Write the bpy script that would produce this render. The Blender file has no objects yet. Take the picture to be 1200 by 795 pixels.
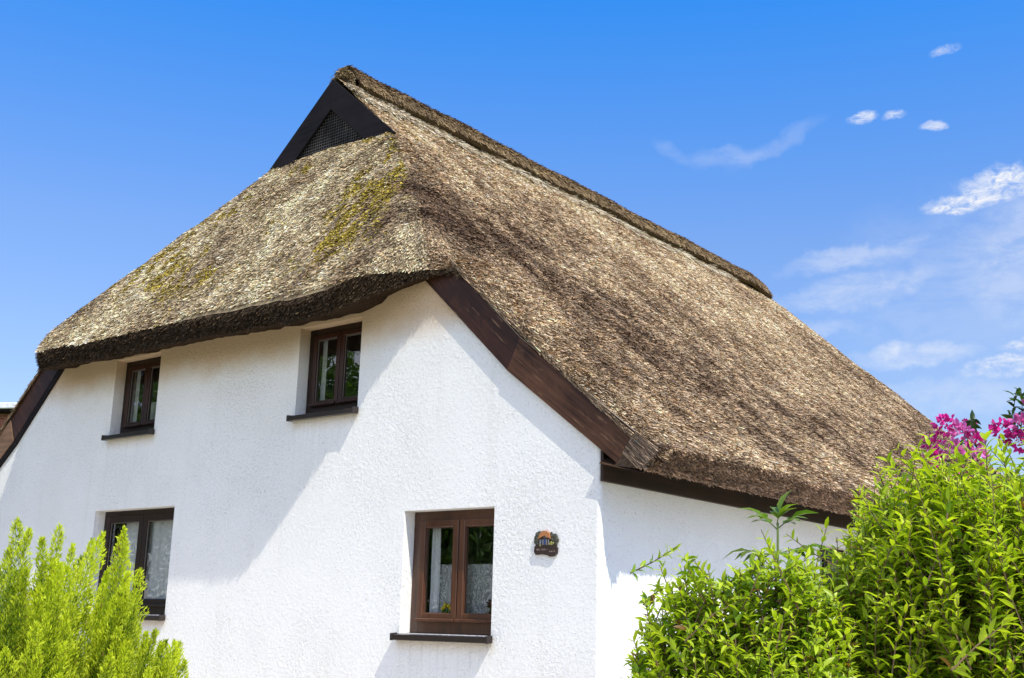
import bpy, math, random
import numpy as np
from mathutils import Matrix, Vector

SC = bpy.context.scene
COL = SC.collection
rng = np.random.default_rng(7)
random.seed(7)
Z0 = 1.74                     # measured heights are relative to the eye-level datum; ground is z = 0

# ------------------------------------------------------------------ helpers
def link(o, parent=None):
    COL.objects.link(o)
    if parent is not None:
        o.parent = parent
    return o

def empty(name, loc=(0, 0, 0), rz=0.0):
    o = bpy.data.objects.new(name, None)
    o.empty_display_size = 0.2
    link(o)
    o.location = loc
    o.rotation_euler = (0, 0, rz)
    return o

def tag(o, label=None, cat=None, group=None, kind=None):
    if label: o['label'] = label
    if cat: o['category'] = cat
    if group: o['group'] = group
    if kind: o['kind'] = kind
    return o

def mesh_obj(name, verts, faces, mat, parent=None, cols=None, smooth=False, mats=None, midx=None):
    """verts (N,3); faces: list of tuples or (M,k) array -> one mesh object"""
    me = bpy.data.meshes.new(name)
    verts = np.asarray(verts, dtype=np.float32)
    if isinstance(faces, np.ndarray):
        m, k = faces.shape
        me.vertices.add(len(verts)); me.vertices.foreach_set('co', verts.ravel())
        me.loops.add(m * k); me.loops.foreach_set('vertex_index', faces.astype(np.int32).ravel())
        me.polygons.add(m)
        me.polygons.foreach_set('loop_start', np.arange(0, m * k, k, dtype=np.int32))
        me.polygons.foreach_set('loop_total', np.full(m, k, dtype=np.int32))
        me.update(calc_edges=True)
    else:
        me.from_pydata([tuple(map(float, v)) for v in verts], [], faces)
        me.update()
    if cols is not None:
        a = me.color_attributes.new('tone', 'FLOAT_COLOR', 'POINT')
        c = np.ones((len(verts), 4), dtype=np.float32); c[:, :3] = cols
        a.data.foreach_set('color', c.ravel())
    if mats:
        for m_ in mats: me.materials.append(m_)
        if midx is not None:
            me.polygons.foreach_set('material_index', np.asarray(midx, dtype=np.int32))
    elif mat:
        me.materials.append(mat)
    if smooth:
        me.polygons.foreach_set('use_smooth', np.ones(len(me.polygons), dtype=bool))
    me.validate(clean_customdata=False)
    o = bpy.data.objects.new(name, me)
    return link(o, parent)

class MB:
    """mesh builder: collects quads / boxes / tubes"""
    def __init__(s): s.v = []; s.f = []
    def add(s, vs, fs):
        n = len(s.v)
        s.v += [tuple(v) for v in vs]
        s.f += [tuple(i + n for i in f) for f in fs]
        return s
    def hexa(s, p):   # 8 points: bottom 4 (ccw), top 4
        return s.add(p, [(3, 2, 1, 0), (4, 5, 6, 7), (0, 1, 5, 4), (1, 2, 6, 5), (2, 3, 7, 6), (3, 0, 4, 7)])
    def box(s, x0, x1, y0, y1, z0, z1, b=0.0, T=None):
        """box with optional chamfer b on all edges"""
        if b <= 0:
            p = [(x0, y0, z0), (x1, y0, z0), (x1, y1, z0), (x0, y1, z0), (x0, y0, z1), (x1, y0, z1), (x1, y1, z1), (x0, y1, z1)]
            f = [(3, 2, 1, 0), (4, 5, 6, 7), (0, 1, 5, 4), (1, 2, 6, 5), (2, 3, 7, 6), (3, 0, 4, 7)]
        else:
            p = []; idx = {}
            for cx in (0, 1):
                for cy in (0, 1):
                    for cz in (0, 1):
                        X = (x0, x1)[cx]; Y = (y0, y1)[cy]; Z = (z0, z1)[cz]
                        sx = b if cx == 0 else -b; sy = b if cy == 0 else -b; sz = b if cz == 0 else -b
                        idx[cx, cy, cz, 'x'] = len(p); p.append((X, Y + sy, Z + sz))
                        idx[cx, cy, cz, 'y'] = len(p); p.append((X + sx, Y, Z + sz))
                        idx[cx, cy, cz, 'z'] = len(p); p.append((X + sx, Y + sy, Z))
            I = lambda a, b_, c, k: idx[a, b_, c, k]
            f = []
            for c in (0, 1):
                f.append((I(c,0,0,'x'), I(c,1,0,'x'), I(c,1,1,'x'), I(c,0,1,'x')))
                f.append((I(0,c,0,'y'), I(1,c,0,'y'), I(1,c,1,'y'), I(0,c,1,'y')))
                f.append((I(0,0,c,'z'), I(1,0,c,'z'), I(1,1,c,'z'), I(0,1,c,'z')))
            for a in (0, 1):
                for c in (0, 1):
                    f.append((I(0,a,c,'y'), I(1,a,c,'y'), I(1,a,c,'z'), I(0,a,c,'z')))
                    f.append((I(a,0,c,'x'), I(a,1,c,'x'), I(a,1,c,'z'), I(a,0,c,'z')))
                    f.append((I(a,c,0,'x'), I(a,c,1,'x'), I(a,c,1,'y'), I(a,c,0,'y')))
            for a in (0, 1):
                for b_ in (0, 1):
                    for c in (0, 1):
                        f.append((I(a,b_,c,'x'), I(a,b_,c,'y'), I(a,b_,c,'z')))
        if T: p = [T(*q) for q in p]
        return s.add(p, f)
    def tube(s, pts, radii, n=6, cap=True):
        pts = [Vector(p) for p in pts]
        rings = []
        for i, p in enumerate(pts):
            d = (pts[min(i + 1, len(pts) - 1)] - pts[max(i - 1, 0)]).normalized()
            a = d.orthogonal().normalized(); b = d.cross(a)
            rings.append([p + (a * math.cos(2 * math.pi * k / n) + b * math.sin(2 * math.pi * k / n)) * radii[i] for k in range(n)])
        vs = [v for r in rings for v in r]; fs = []
        for i in range(len(pts) - 1):
            for k in range(n):
                fs.append((i * n + k, i * n + (k + 1) % n, (i + 1) * n + (k + 1) % n, (i + 1) * n + k))
        if cap:
            fs.append(tuple(range(n - 1, -1, -1))); fs.append(tuple((len(pts) - 1) * n + k for k in range(n)))
        return s.add(vs, fs)
    def ball(s, c, r, n=8, m=6, sc=(1, 1, 1)):
        vs = []; fs = []
        for j in range(m + 1):
            th = math.pi * j / m
            for k in range(n):
                ph = 2 * math.pi * k / n
                vs.append((c[0] + r * sc[0] * math.sin(th) * math.cos(ph), c[1] + r * sc[1] * math.sin(th) * math.sin(ph), c[2] + r * sc[2] * math.cos(th)))
        for j in range(m):
            for k in range(n):
                fs.append((j * n + k, j * n + (k + 1) % n, (j + 1) * n + (k + 1) % n, (j + 1) * n + k))
        return s.add(vs, fs)
    def build(s, name, mat, parent=None, smooth=False):
        import bmesh
        o = mesh_obj(name, s.v, s.f, mat, parent, smooth=smooth)
        bm = bmesh.new(); bm.from_mesh(o.data)
        bmesh.ops.recalc_face_normals(bm, faces=bm.faces)
        bm.to_mesh(o.data); bm.free()
        return o

def vnoise(x, y, seed=0):
    """smooth 2-D value noise in [-1, 1]"""
    r = np.random.default_rng(seed); tab = r.uniform(-1, 1, (64, 64))
    xi = np.floor(x).astype(int); yi = np.floor(y).astype(int)
    fx = x - xi; fy = y - yi
    fx = fx * fx * (3 - 2 * fx); fy = fy * fy * (3 - 2 * fy)
    a = tab[xi % 64, yi % 64]; b = tab[(xi + 1) % 64, yi % 64]
    c = tab[xi % 64, (yi + 1) % 64]; d = tab[(xi + 1) % 64, (yi + 1) % 64]
    return (a * (1 - fx) + b * fx) * (1 - fy) + (c * (1 - fx) + d * fx) * fy

def norm(a): return a / np.maximum(np.linalg.norm(a, axis=-1, keepdims=True), 1e-9)

# ------------------------------------------------------------------ materials
class NT:
    def __init__(s, nt): s.nt = nt; s.n = nt.nodes; s.l = nt.links
    def new(s, t, **kw):
        n = s.n.new(t)
        for k, v in kw.items(): setattr(n, k, v)
        return n
    def put(s, node, i, v):
        if hasattr(v, 'is_linked') or hasattr(v, 'links'): s.l.new(v, node.inputs[i])
        else: node.inputs[i].default_value = v
    def math(s, op, a, b=0.0, c=None, clamp=False):
        n = s.new('ShaderNodeMath', operation=op, use_clamp=clamp)
        s.put(n, 0, a); s.put(n, 1, b)
        if c is not None: s.put(n, 2, c)
        return n.outputs[0]
    def mix(s, f, a, b, blend='MIX'):
        n = s.new('ShaderNodeMix', data_type='RGBA', blend_type=blend)
        s.put(n, 0, f); s.put(n, 6, a); s.put(n, 7, b)
        return n.outputs[2]
    def noise(s, co, scale, detail=4, rough=0.55, dist=0.0):
        n = s.new('ShaderNodeTexNoise')
        s.put(n, 'Vector', co)
        s.put(n, 'Scale', scale); s.put(n, 'Detail', detail); s.put(n, 'Roughness', rough); s.put(n, 'Distortion', dist)
        return n.outputs['Fac']
    def ramp(s, f, stops):
        n = s.new('ShaderNodeValToRGB'); s.put(n, 0, f)
        e = n.color_ramp.elements
        while len(e) < len(stops): e.new(0.5)
        for k, (p, c) in enumerate(stops): e[k].position = p; e[k].color = (*c, 1) if len(c) == 3 else c
        return n.outputs[0]
    def mapping(s, co, scale=(1, 1, 1), loc=(0, 0, 0), rot=(0, 0, 0)):
        n = s.new('ShaderNodeMapping'); s.put(n, 0, co)
        n.inputs['Scale'].default_value = scale; n.inputs['Location'].default_value = loc; n.inputs['Rotation'].default_value = rot
        return n.outputs[0]
    def maprange(s, v, a, b, c=0.0, d=1.0, smooth=True):
        n = s.new('ShaderNodeMapRange', interpolation_type='SMOOTHSTEP' if smooth else 'LINEAR')
        s.put(n, 0, v); s.put(n, 1, a); s.put(n, 2, b); s.put(n, 3, c); s.put(n, 4, d)
        return n.outputs[0]
    def bump(s, h, strength, dist, normal=None):
        n = s.new('ShaderNodeBump'); s.put(n, 'Height', h); s.put(n, 'Strength', strength); s.put(n, 'Distance', dist)
        if normal is not None: s.l.new(normal, n.inputs['Normal'])
        return n.outputs[0]

def material(name):
    m = bpy.data.materials.new(name); m.use_nodes = True
    nt = NT(m.node_tree); b = m.node_tree.nodes['Principled BSDF']
    return m, nt, b

def pos(nt): return nt.new('ShaderNodeNewGeometry').outputs['Position']

def m_plaster():
    m, n, b = material('roughcast_white_plaster')
    P = pos(n)
    blot = n.noise(P, 0.9, 5, 0.6)
    fine = n.noise(P, 14, 4, 0.6)
    col = n.mix(n.maprange(blot, 0.35, 0.7), (0.92, 0.905, 0.89, 1), (0.87, 0.855, 0.835, 1))
    fleck = n.noise(n.mapping(P, (1, 1, 1.3)), 44, 3, 0.6, 0.8)
    col = n.mix(n.math('MULTIPLY', n.maprange(fleck, 0.585, 0.67), n.maprange(n.noise(P, 1.3, 4, 0.6), 0.35, 0.65, 0.10, 0.50)), col, (0.46, 0.44, 0.42, 1))
    stain = n.noise(n.mapping(P, (3.5, 3.5, 0.35)), 1.4, 4, 0.6)
    col = n.mix(n.math('MULTIPLY', n.maprange(stain, 0.55, 0.8), 0.25), col, (0.70, 0.66, 0.58, 1))
    # warm bounce light just under the eave, painted into the colour
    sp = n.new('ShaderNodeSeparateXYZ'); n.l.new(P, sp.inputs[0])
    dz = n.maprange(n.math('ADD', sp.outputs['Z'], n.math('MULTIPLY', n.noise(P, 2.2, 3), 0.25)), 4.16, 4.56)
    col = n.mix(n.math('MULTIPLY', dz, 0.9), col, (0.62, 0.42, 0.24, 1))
    # warm light tint painted under the sills, plus drip marks
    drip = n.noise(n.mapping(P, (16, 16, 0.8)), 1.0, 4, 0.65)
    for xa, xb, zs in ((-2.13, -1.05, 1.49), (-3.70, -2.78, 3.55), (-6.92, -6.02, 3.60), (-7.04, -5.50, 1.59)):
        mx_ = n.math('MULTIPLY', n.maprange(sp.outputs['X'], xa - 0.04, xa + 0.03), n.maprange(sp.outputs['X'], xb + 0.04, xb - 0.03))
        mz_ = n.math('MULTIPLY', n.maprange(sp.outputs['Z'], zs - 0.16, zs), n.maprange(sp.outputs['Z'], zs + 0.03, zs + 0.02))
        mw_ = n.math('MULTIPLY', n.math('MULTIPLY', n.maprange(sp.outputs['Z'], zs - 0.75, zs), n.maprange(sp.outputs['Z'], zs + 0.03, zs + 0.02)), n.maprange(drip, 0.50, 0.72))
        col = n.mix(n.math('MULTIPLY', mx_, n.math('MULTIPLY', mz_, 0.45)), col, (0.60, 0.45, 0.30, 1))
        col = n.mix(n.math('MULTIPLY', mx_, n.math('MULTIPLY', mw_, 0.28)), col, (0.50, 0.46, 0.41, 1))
    # pits and trowel lumps
    a = n.noise(n.mapping(P, (1, 1, 1.2)), 40, 4, 0.65, 0.25)
    c = n.noise(P, 62, 2, 0.5)
    v = n.new('ShaderNodeTexVoronoi', feature='SMOOTH_F1'); n.put(v, 'Vector', P); n.put(v, 'Scale', 34.0)
    pit = n.maprange(a, 0.52, 0.66)
    h = n.math('ADD', n.math('MULTIPLY', pit, 0.9), n.math('ADD', n.math('MULTIPLY', c, 0.35), n.math('MULTIPLY', v.outputs['Distance'], 0.5)))
    n.put(b, 'Base Color', col); n.put(b, 'Roughness', 0.9); n.put(b, 'Specular IOR Level', 0.15)
    n.l.new(n.bump(h, n.maprange(n.noise(P, 0.8, 4, 0.6), 0.35, 0.65, 0.30, 0.60), 0.012), b.inputs['Normal'])
    return m

def m_attr(name, rough=0.8, spec=0.2, trans=0.0, trans_tint=(1, 1, 1), grain=None, gain=1.0):
    """colour from the 'tone' attribute; optional translucency for leaves"""
    m, n, b = material(name)
    at = n.new('ShaderNodeAttribute', attribute_name='tone')
    c = at.outputs['Color']
    if grain:
        nz = n.noise(pos(n), grain, 4, 0.6)
        c = n.mix(1.0, c, n.ramp(nz, [(0.3, (0.55, 0.52, 0.5)), (0.62, (1.25, 1.22, 1.2))]), 'MULTIPLY')
    n.put(b, 'Base Color', c); n.put(b, 'Roughness', rough); n.put(b, 'Specular IOR Level', spec)
    if trans > 0:
        t = n.new('ShaderNodeBsdfTranslucent')
        n.put(t, 'Color', n.mix(1.0, c, (*trans_tint, 1), 'MULTIPLY'))
        mx = n.new('ShaderNodeMixShader'); n.put(mx, 0, trans)
        n.l.new(b.outputs[0], mx.inputs[1]); n.l.new(t.outputs[0], mx.inputs[2])
        n.l.new(mx.outputs[0], m.node_tree.nodes['Material Output'].inputs['Surface'])
    return m

def m_wood(name, dark, light, rough=0.45, axis=0, spec=0.4, scale=1.0, bump=0.25, rot=0.0):
    m, n, b = material(name)
    sc = [26, 26, 26]; sc[axis] = 1.6
    tc = n.new('ShaderNodeTexCoord').outputs['Object']
    if rot: tc = n.mapping(tc, rot=(0, -rot, 0))
    g = n.noise(n.mapping(tc, tuple(x * scale for x in sc)), 1.0, 5, 0.65, 0.4)
    big = n.noise(tc, 2.2, 3, 0.5)
    f = n.math('ADD', n.math('MULTIPLY', g, 0.65), n.math('MULTIPLY', big, 0.45))
    n.put(b, 'Base Color', n.ramp(f, [(0.36, dark), (0.72, light)]))
    if rot:      # weathered scratches and a few dark checks along the grain
        sc = n.noise(n.mapping(tc, (2.2, 30, 30)), 1.0, 4, 0.7, 0.2); blot = n.noise(tc, 5.0, 4, 0.65)
        c0 = b.inputs['Base Color'].links[0].from_socket
        c1 = n.mix(n.math('MULTIPLY', n.maprange(n.math('ADD', sc, n.math('MULTIPLY', blot, 0.5)), 0.86, 0.98), 0.55), c0, (0.30, 0.17, 0.095, 1))
        ck = n.noise(n.mapping(tc, (1.3, 60, 60)), 1.0, 2, 0.5)
        c1 = n.mix(n.math('MULTIPLY', n.maprange(ck, 0.66, 0.72), 0.8), c1, (0.010, 0.005, 0.003, 1))
        n.l.new(c1, b.inputs['Base Color'])
    n.put(b, 'Roughness', rough); n.put(b, 'Specular IOR Level', spec)
    n.l.new(n.bump(g, bump, 0.004), b.inputs['Normal'])
    return m

def m_plain(name, col, rough=0.6, spec=0.3, var=0.15, scale=12):
    m, n, b = material(name)
    nz = n.noise(pos(n), scale, 4, 0.6)
    lo = tuple(c * (1 - var) for c in col); hi = tuple(min(1, c * (1 + var)) for c in col)
    n.put(b, 'Base Color', n.ramp(nz, [(0.35, lo), (0.65, hi)]))
    n.put(b, 'Roughness', rough); n.put(b, 'Specular IOR Level', spec)
    return m

def m_glass():
    m, n, b = material('window_glass')
    n.n.remove(b)
    tr = n.new('ShaderNodeBsdfTransparent'); n.put(tr, 'Color', (0.90, 0.93, 0.92, 1))
    gl = n.new('ShaderNodeBsdfGlossy'); n.put(gl, 'Roughness', 0.01); n.put(gl, 'Color', (0.95, 0.97, 1, 1))
    wob = n.noise(pos(n), 2.3, 2, 0.5)
    n.l.new(n.bump(wob, 0.06, 0.05), gl.inputs['Normal'])
    ge = n.new('ShaderNodeNewGeometry'); dt = n.new('ShaderNodeVectorMath', operation='DOT_PRODUCT')
    n.l.new(ge.outputs['Incoming'], dt.inputs[0]); n.l.new(ge.outputs['True Normal'], dt.inputs[1])
    c1 = n.math('SUBTRACT', 1.0, n.math('ABSOLUTE', dt.outputs['Value']))
    f = n.math('ADD', n.math('MULTIPLY', n.math('POWER', c1, 4.0), 0.85), 0.15, clamp=True)
    mx = n.new('ShaderNodeMixShader'); n.l.new(f, mx.inputs[0])
    n.l.new(tr.outputs[0], mx.inputs[1]); n.l.new(gl.outputs[0], mx.inputs[2])
    n.l.new(mx.outputs[0], m.node_tree.nodes['Material Output'].inputs['Surface'])
    return m

def m_lace(name, density=0.5, pattern=False):
    m, n, b = material(name)
    P = pos(n)
    n.n.remove(b)
    d = n.new('ShaderNodeBsdfDiffuse'); n.put(d, 'Color', (0.92, 0.91, 0.91, 1))
    t = n.new('ShaderNodeBsdfTranslucent'); n.put(t, 'Color', (0.85, 0.85, 0.86, 1))
    a = n.new('ShaderNodeMixShader'); n.put(a, 0, 0.35)
    n.l.new(d.outputs[0], a.inputs[1]); n.l.new(t.outputs[0], a.inputs[2])
    tr = n.new('ShaderNodeBsdfTransparent')
    if pattern:
        w = n.noise(n.mapping(P, (7, 7, 3.2)), 1.6, 2, 0.5, 2.2)
        stripe = n.math('ABSOLUTE', n.math('SUBTRACT', n.math('FRACT', n.math('MULTIPLY', w, 7.0)), 0.5))
        f = n.maprange(stripe, 0.24, 0.40, density, min(1.0, density + 0.5))
    else:
        f = n.maprange(n.noise(P, 30, 2), 0.3, 0.7, density - 0.06, density + 0.06)
    mx = n.new('ShaderNodeMixShader'); n.l.new(f, mx.inputs[0])
    n.l.new(tr.outputs[0], mx.inputs[1]); n.l.new(a.outputs[0], mx.inputs[2])
    n.l.new(mx.outputs[0], m.node_tree.nodes['Material Output'].inputs['Surface'])
    return m

def m_ground(name, a, c, s):
    m, n, b = material(name)
    P = pos(n)
    f = n.math('ADD', n.math('MULTIPLY', n.noise(P, s, 6, 0.7), 0.6), n.math('MULTIPLY', n.noise(P, s * 0.06, 3), 0.4))
    n.put(b, 'Base Color', n.ramp(f, [(0.35, a), (0.65, c)])); n.put(b, 'Roughness', 0.95); n.put(b, 'Specular IOR Level', 0.1)
    n.l.new(n.bump(n.noise(P, s * 2, 4), 0.5, 0.02), b.inputs['Normal'])
    return m

def m_brick():
    m, n, b = material('red_brick')
    tc = n.new('ShaderNodeTexCoord').outputs['Object']
    br = n.new('ShaderNodeTexBrick'); n.l.new(n.mapping(tc, (1, 1, 1), rot=(math.radians(90), 0, 0)), br.inputs[0])
    n.put(br, 'Color1', (0.30, 0.075, 0.04, 1)); n.put(br, 'Color2', (0.38, 0.11, 0.055, 1)); n.put(br, 'Mortar', (0.35, 0.3, 0.26, 1))
    n.put(br, 'Scale', 3.6); n.put(br, 'Mortar Size', 0.02)
    n.put(b, 'Base Color', br.outputs[0]); n.put(b, 'Roughness', 0.9)
    return m

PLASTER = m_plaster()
STRAW = m_attr('thatch_straw', rough=0.75, spec=0.18)
THATCH = m_attr('thatch_body', rough=0.95, spec=0.05, grain=45)
WOOD_UP = m_wood('dark_brown_stained_wood', (0.012, 0.004, 0.003), (0.062, 0.022, 0.012), axis=0, rough=0.5, spec=0.25, rot=math.radians(44))
WOOD_DARK = m_wood('worn_brown_stained_wood', (0.020, 0.007, 0.004), (0.130, 0.056, 0.029), axis=0, rough=0.55, spec=0.25, rot=math.radians(38))
WOOD_SOFT = m_wood('sun_bleached_brown_wood', (0.10, 0.052, 0.028), (0.30, 0.17, 0.10), axis=0, rough=0.7)
WOOD_BLACK = m_wood('black_brown_board', (0.006, 0.005, 0.006), (0.018, 0.014, 0.016), axis=0, rough=0.75, spec=0.12)
FASCIA_M = m_wood('eave_board_wood', (0.014, 0.007, 0.004), (0.045, 0.020, 0.011), axis=1, rough=0.6)
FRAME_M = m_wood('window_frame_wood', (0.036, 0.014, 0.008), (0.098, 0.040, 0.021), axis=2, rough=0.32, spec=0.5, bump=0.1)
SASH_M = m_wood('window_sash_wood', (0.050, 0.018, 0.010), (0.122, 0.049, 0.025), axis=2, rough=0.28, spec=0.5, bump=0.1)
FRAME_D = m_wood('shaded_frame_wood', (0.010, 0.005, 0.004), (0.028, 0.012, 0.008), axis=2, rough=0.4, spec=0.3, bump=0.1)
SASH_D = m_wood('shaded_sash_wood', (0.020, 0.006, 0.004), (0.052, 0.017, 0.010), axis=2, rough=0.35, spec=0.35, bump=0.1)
SILL_M = m_plain('dark_brown_sill_metal', (0.022, 0.014, 0.012), 0.3, 0.5)
LEAD = m_plain('pale_metal_edge', (0.33, 0.27, 0.20), 0.7, 0.2)
BEAD = m_plain('grey_glazing_bead', (0.16, 0.14, 0.12), 0.5, 0.3)
GLASS = m_glass()
LACE = m_lace('lace_curtain_cloth', 0.42, True)
SHEER = m_lace('white_curtain_cloth', 0.93)
WIRE = m_plain('galvanised_wire', (0.075, 0.068, 0.064), 0.7, 0.1, 0.6, 3)
VOID = m_plain('dark_loft_void', (0.012, 0.010, 0.009), 0.9, 0.1)
ROOM = m_plain('room_lining', (0.30, 0.28, 0.25), 0.9, 0.1)
LEAF = m_attr('shrub_leaf', rough=0.38, spec=0.45, trans=0.45, trans_tint=(1.2, 1.25, 0.5))
NEEDLE = m_attr('conifer_scale_leaf', rough=0.6, spec=0.25, trans=0.40, trans_tint=(1.2, 1.2, 0.5))
PETAL = m_attr('flower_petal', rough=0.6, spec=0.2, trans=0.35)
BARK = m_plain('twig_bark', (0.16, 0.10, 0.06), 0.85, 0.2, 0.3)

# ------------------------------------------------------------------ cottage
HX = -4.964          # ridge line x
CY_F = 13.0          # far gable wall
cottage = empty('thatched_cottage', (HX, 6.0, 0))
tag(cottage, 'white roughcast cottage with steep brown thatched roof, dark barge boards and brown windows', 'house')
def P_(v):           # world -> cottage-local (cottage is only translated)
    v = np.array(v, dtype=float); v[..., 0] -= HX; v[..., 1] -= 6.0
    return v
def part(mb, name, mat, parent=cottage, smooth=False):
    mb.v = [tuple(P_(v)) for v in mb.v]
    return mb.build(name, mat, parent, smooth)

# ---- roof height field (world metres, +Z0)
def smin(a, b, k):
    h = np.maximum(k - np.abs(a - b), 0) / k
    return np.minimum(a, b) - h * h * k * 0.25
def smax(a, b, k): return -smin(-a, -b, k)
def main_h(s): return smax(6.45 - 0.978 * s, 5.57 - 0.78 * s, 0.34)
YV = 1.38            # plane of the little vent gable
def hip_h(y): return 2.95 + (y + 0.45) * 1.384 + 0.085 * np.exp(-(y + 0.53) / 0.35)
def base_z(x, y):
    s = np.abs(x - HX)
    s = np.sqrt(s * s + 0.0009)
    a = main_h(s)
    far = 6.45 - (y - 12.75) * 1.95
    kk = np.clip(0.50 - 0.26 * (y + 0.45), 0.06, 0.55)
    hip = np.where(y < YV, hip_h(y), 1e3)
    z = smin(a, hip, kk)
    z = smin(z, far, 0.3)
    z = z + 0.022 * vnoise(x * 1.1, y * 1.1, 3) + 0.014 * vnoise(x * 3.1, y * 3.1, 4) + 0.009 * vnoise(x * 7.3, y * 7.3, 5)
    return z
def _yb0(x):
    s = np.abs(x - HX)
    s0 = np.where(x > HX, 2.20, 2.80); s1 = np.where(x > HX, 3.34, 3.44)
    t = np.clip((s - s0) / (s1 - s0), 0, 1); t = t * t * (3 - 2 * t)
    return np.where(x > HX, -0.53, -0.50) + t * np.where(x > HX, 0.485, 0.455)
yb = _yb0
def roof_z(x, y):
    # the eave keeps its level round the corner while the overhang runs out
    z = base_z(x, y); e = yb(x); s = np.abs(x - HX)
    q = np.clip((s - 1.9) / 1.3, 0, 1); zt = 2.945 + 0.175 * q * q * (3 - 2 * q)
    D = np.maximum(base_z(x, e) - zt, 0) * np.clip((3.56 - s) / 0.26, 0, 1)
    return z - np.where(y < YV, D * np.exp(-(np.maximum(y - e, 0) / 0.42) ** 1.3), 0.0)
def edge_drop(x, y):
    s = np.abs(x - HX); w = np.clip((s - 2.6) / 0.9, 0, 1)
    return (0.05 + 0.075 * w) * np.exp(-np.maximum(y - yb(x), 0) / (0.05 + 0.07 * w))
XE = HX + 5.548; XW = HX - 5.548
YN = 15.0

def thatch_tone(x, y, z, s):
    """large-scale tone of the thatch (albedo)"""
    a = vnoise(x * 0.9 + 7, y * 0.55, 11); b = vnoise(x * 2.7, y * 1.9, 12); c = vnoise(x * 7, y * 6, 13)
    t = 0.58 + 0.22 * a + 0.24 * b + 0.24 * c
    hip = (y < YV) & (hip_h(y) < main_h(s) + 0.05)
    up = np.clip((z - 3.6) / 2.6, 0, 1)
    t = t + np.where(hip, 0.08, -0.10 + 0.34 * up)
    # dark weathered zone around the hip corner
    crn = np.exp(-(((s - 2.3) / 0.8) ** 2 + ((y - 0.55) / 0.75) ** 2)) * (x > HX)
    t = t - 0.34 * crn
    # combed brown streaks running down the slope
    st = vnoise(x * 0.5 + 2, y * 2.2, 71) * 0.6 + vnoise(x * 1.1, y * 5.0, 72) * 0.4
    band = np.exp(-((y - 1.7 - 0.25 * s) / 0.75) ** 2) * np.clip((s - 0.9) / 1.0, 0, 1)
    t = t + np.where(hip, 0.0, 0.10 * st - 0.15 * band * (x > HX))
    low = np.exp(-((s - 4.3) / 0.8) ** 2) * (x > HX) * (~hip)
    t = t - 0.22 * low
    t = np.clip(t, 0, 1)
    dark = np.array([0.150, 0.092, 0.056]); light = np.array([0.740, 0.535, 0.340])
    grey = np.array([0.72, 0.575, 0.365])
    col = dark + (light - dark) * t[..., None]
    col = np.where(hip[..., None], dark * 1.1 + (grey - dark * 1.1) * t[..., None], col)
    m = vnoise(x * 1.2 + 3, y * 1.2, 21) * 0.40 + vnoise(x * 5, y * 5, 22) * 0.5 + vnoise(x * 12, y * 12, 23) * 0.5
    w = np.clip((m - 0.10) / 0.26, 0, 1) * hip * np.clip((s + 5 * (x < HX) + 1.5) / 3, 0, 1) * np.clip((2.6 - s * (x > HX)) / 0.8, 0, 1)
    w = w * np.clip((z - 3.1) / 0.5, 0.25, 1)
    moss = np.array([0.29, 0.215, 0.028])
    return col, w, moss

# base body of the thatch
V = []; F = []; C = []
def add_grid(X, Y, Z, flip=False, tone=None):
    n0 = sum(len(v) for v in V)
    a, b = X.shape
    V.append(np.stack([X, Y, Z], -1).reshape(-1, 3))
    i = np.arange(a * b).reshape(a, b) + n0
    q = np.stack([i[:-1, :-1], i[1:, :-1], i[1:, 1:], i[:-1, 1:]], -1).reshape(-1, 4)
    F.append(q[:, ::-1] if flip else q)
    if tone is None:
        col, w, moss = thatch_tone(X, Y, Z, np.abs(X - HX))
        col = col * 0.55
        col = col * (1 - 0.35 * w[..., None]) + moss * 0.35 * 0.6 * w[..., None]
    else:
        col = np.broadcast_to(np.array(tone), X.shape + (3,))
    C.append(col.reshape(-1, 3))
xs = np.linspace(XW, XE, 260)
t = np.linspace(0, 1, 44)
Xg, Tg = np.meshgrid(xs, t, indexing='ij')
Yg = yb(Xg) + Tg * (YV - 0.001 - yb(Xg))
Zg = roof_z(Xg, Yg)
Zg = Zg - edge_drop(Xg, Yg)           # rolled edge
add_grid(Xg, Yg, Zg)
ys = np.concatenate([np.linspace(YV, 13, 120), np.linspace(13.1, YN, 24)])
Xn, Yn = np.meshgrid(xs, ys, indexing='ij')
Zn = roof_z(Xn, Yn)
add_grid(Xn, Yn, Zn)
# cut edge + underside, gable end
sx = np.abs(xs - HX)
hw = np.clip(np.where(xs > HX, (3.16 - sx) / 0.6, (3.46 - sx) / 0.25), 0, 1)
top = np.stack([Xg[:, 0], Yg[:, 0], Zg[:, 0]], -1)
jag = 0.012 * vnoise(xs * 9, xs * 0, 31) + 0.008 * vnoise(xs * 23, xs * 0, 32)
bot = top.copy(); bot[:, 2] -= 0.03 + 0.17 * hw + jag * hw; bot[:, 1] += 0.004 + 0.056 * hw
bt_ = np.interp(sx, [3.20, 4.142, 5.307], [3.19, 2.27, 1.358]) + 0.010
lap = (sx > 3.40) & (sx < 5.30)
bot[:, 2] = np.where(lap, np.minimum(bot[:, 2], np.maximum(bt_, top[:, 2] - 0.16)), bot[:, 2])
inn = bot.copy(); inn[:, 1] = np.where(hw > 0, 0.03, 0.0) + 0.05; inn[:, 2] += 0.14 * hw
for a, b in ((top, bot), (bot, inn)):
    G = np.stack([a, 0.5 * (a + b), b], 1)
    add_grid(G[..., 0], G[..., 1], G[..., 2], flip=True, tone=(0.040, 0.026, 0.016))
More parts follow.
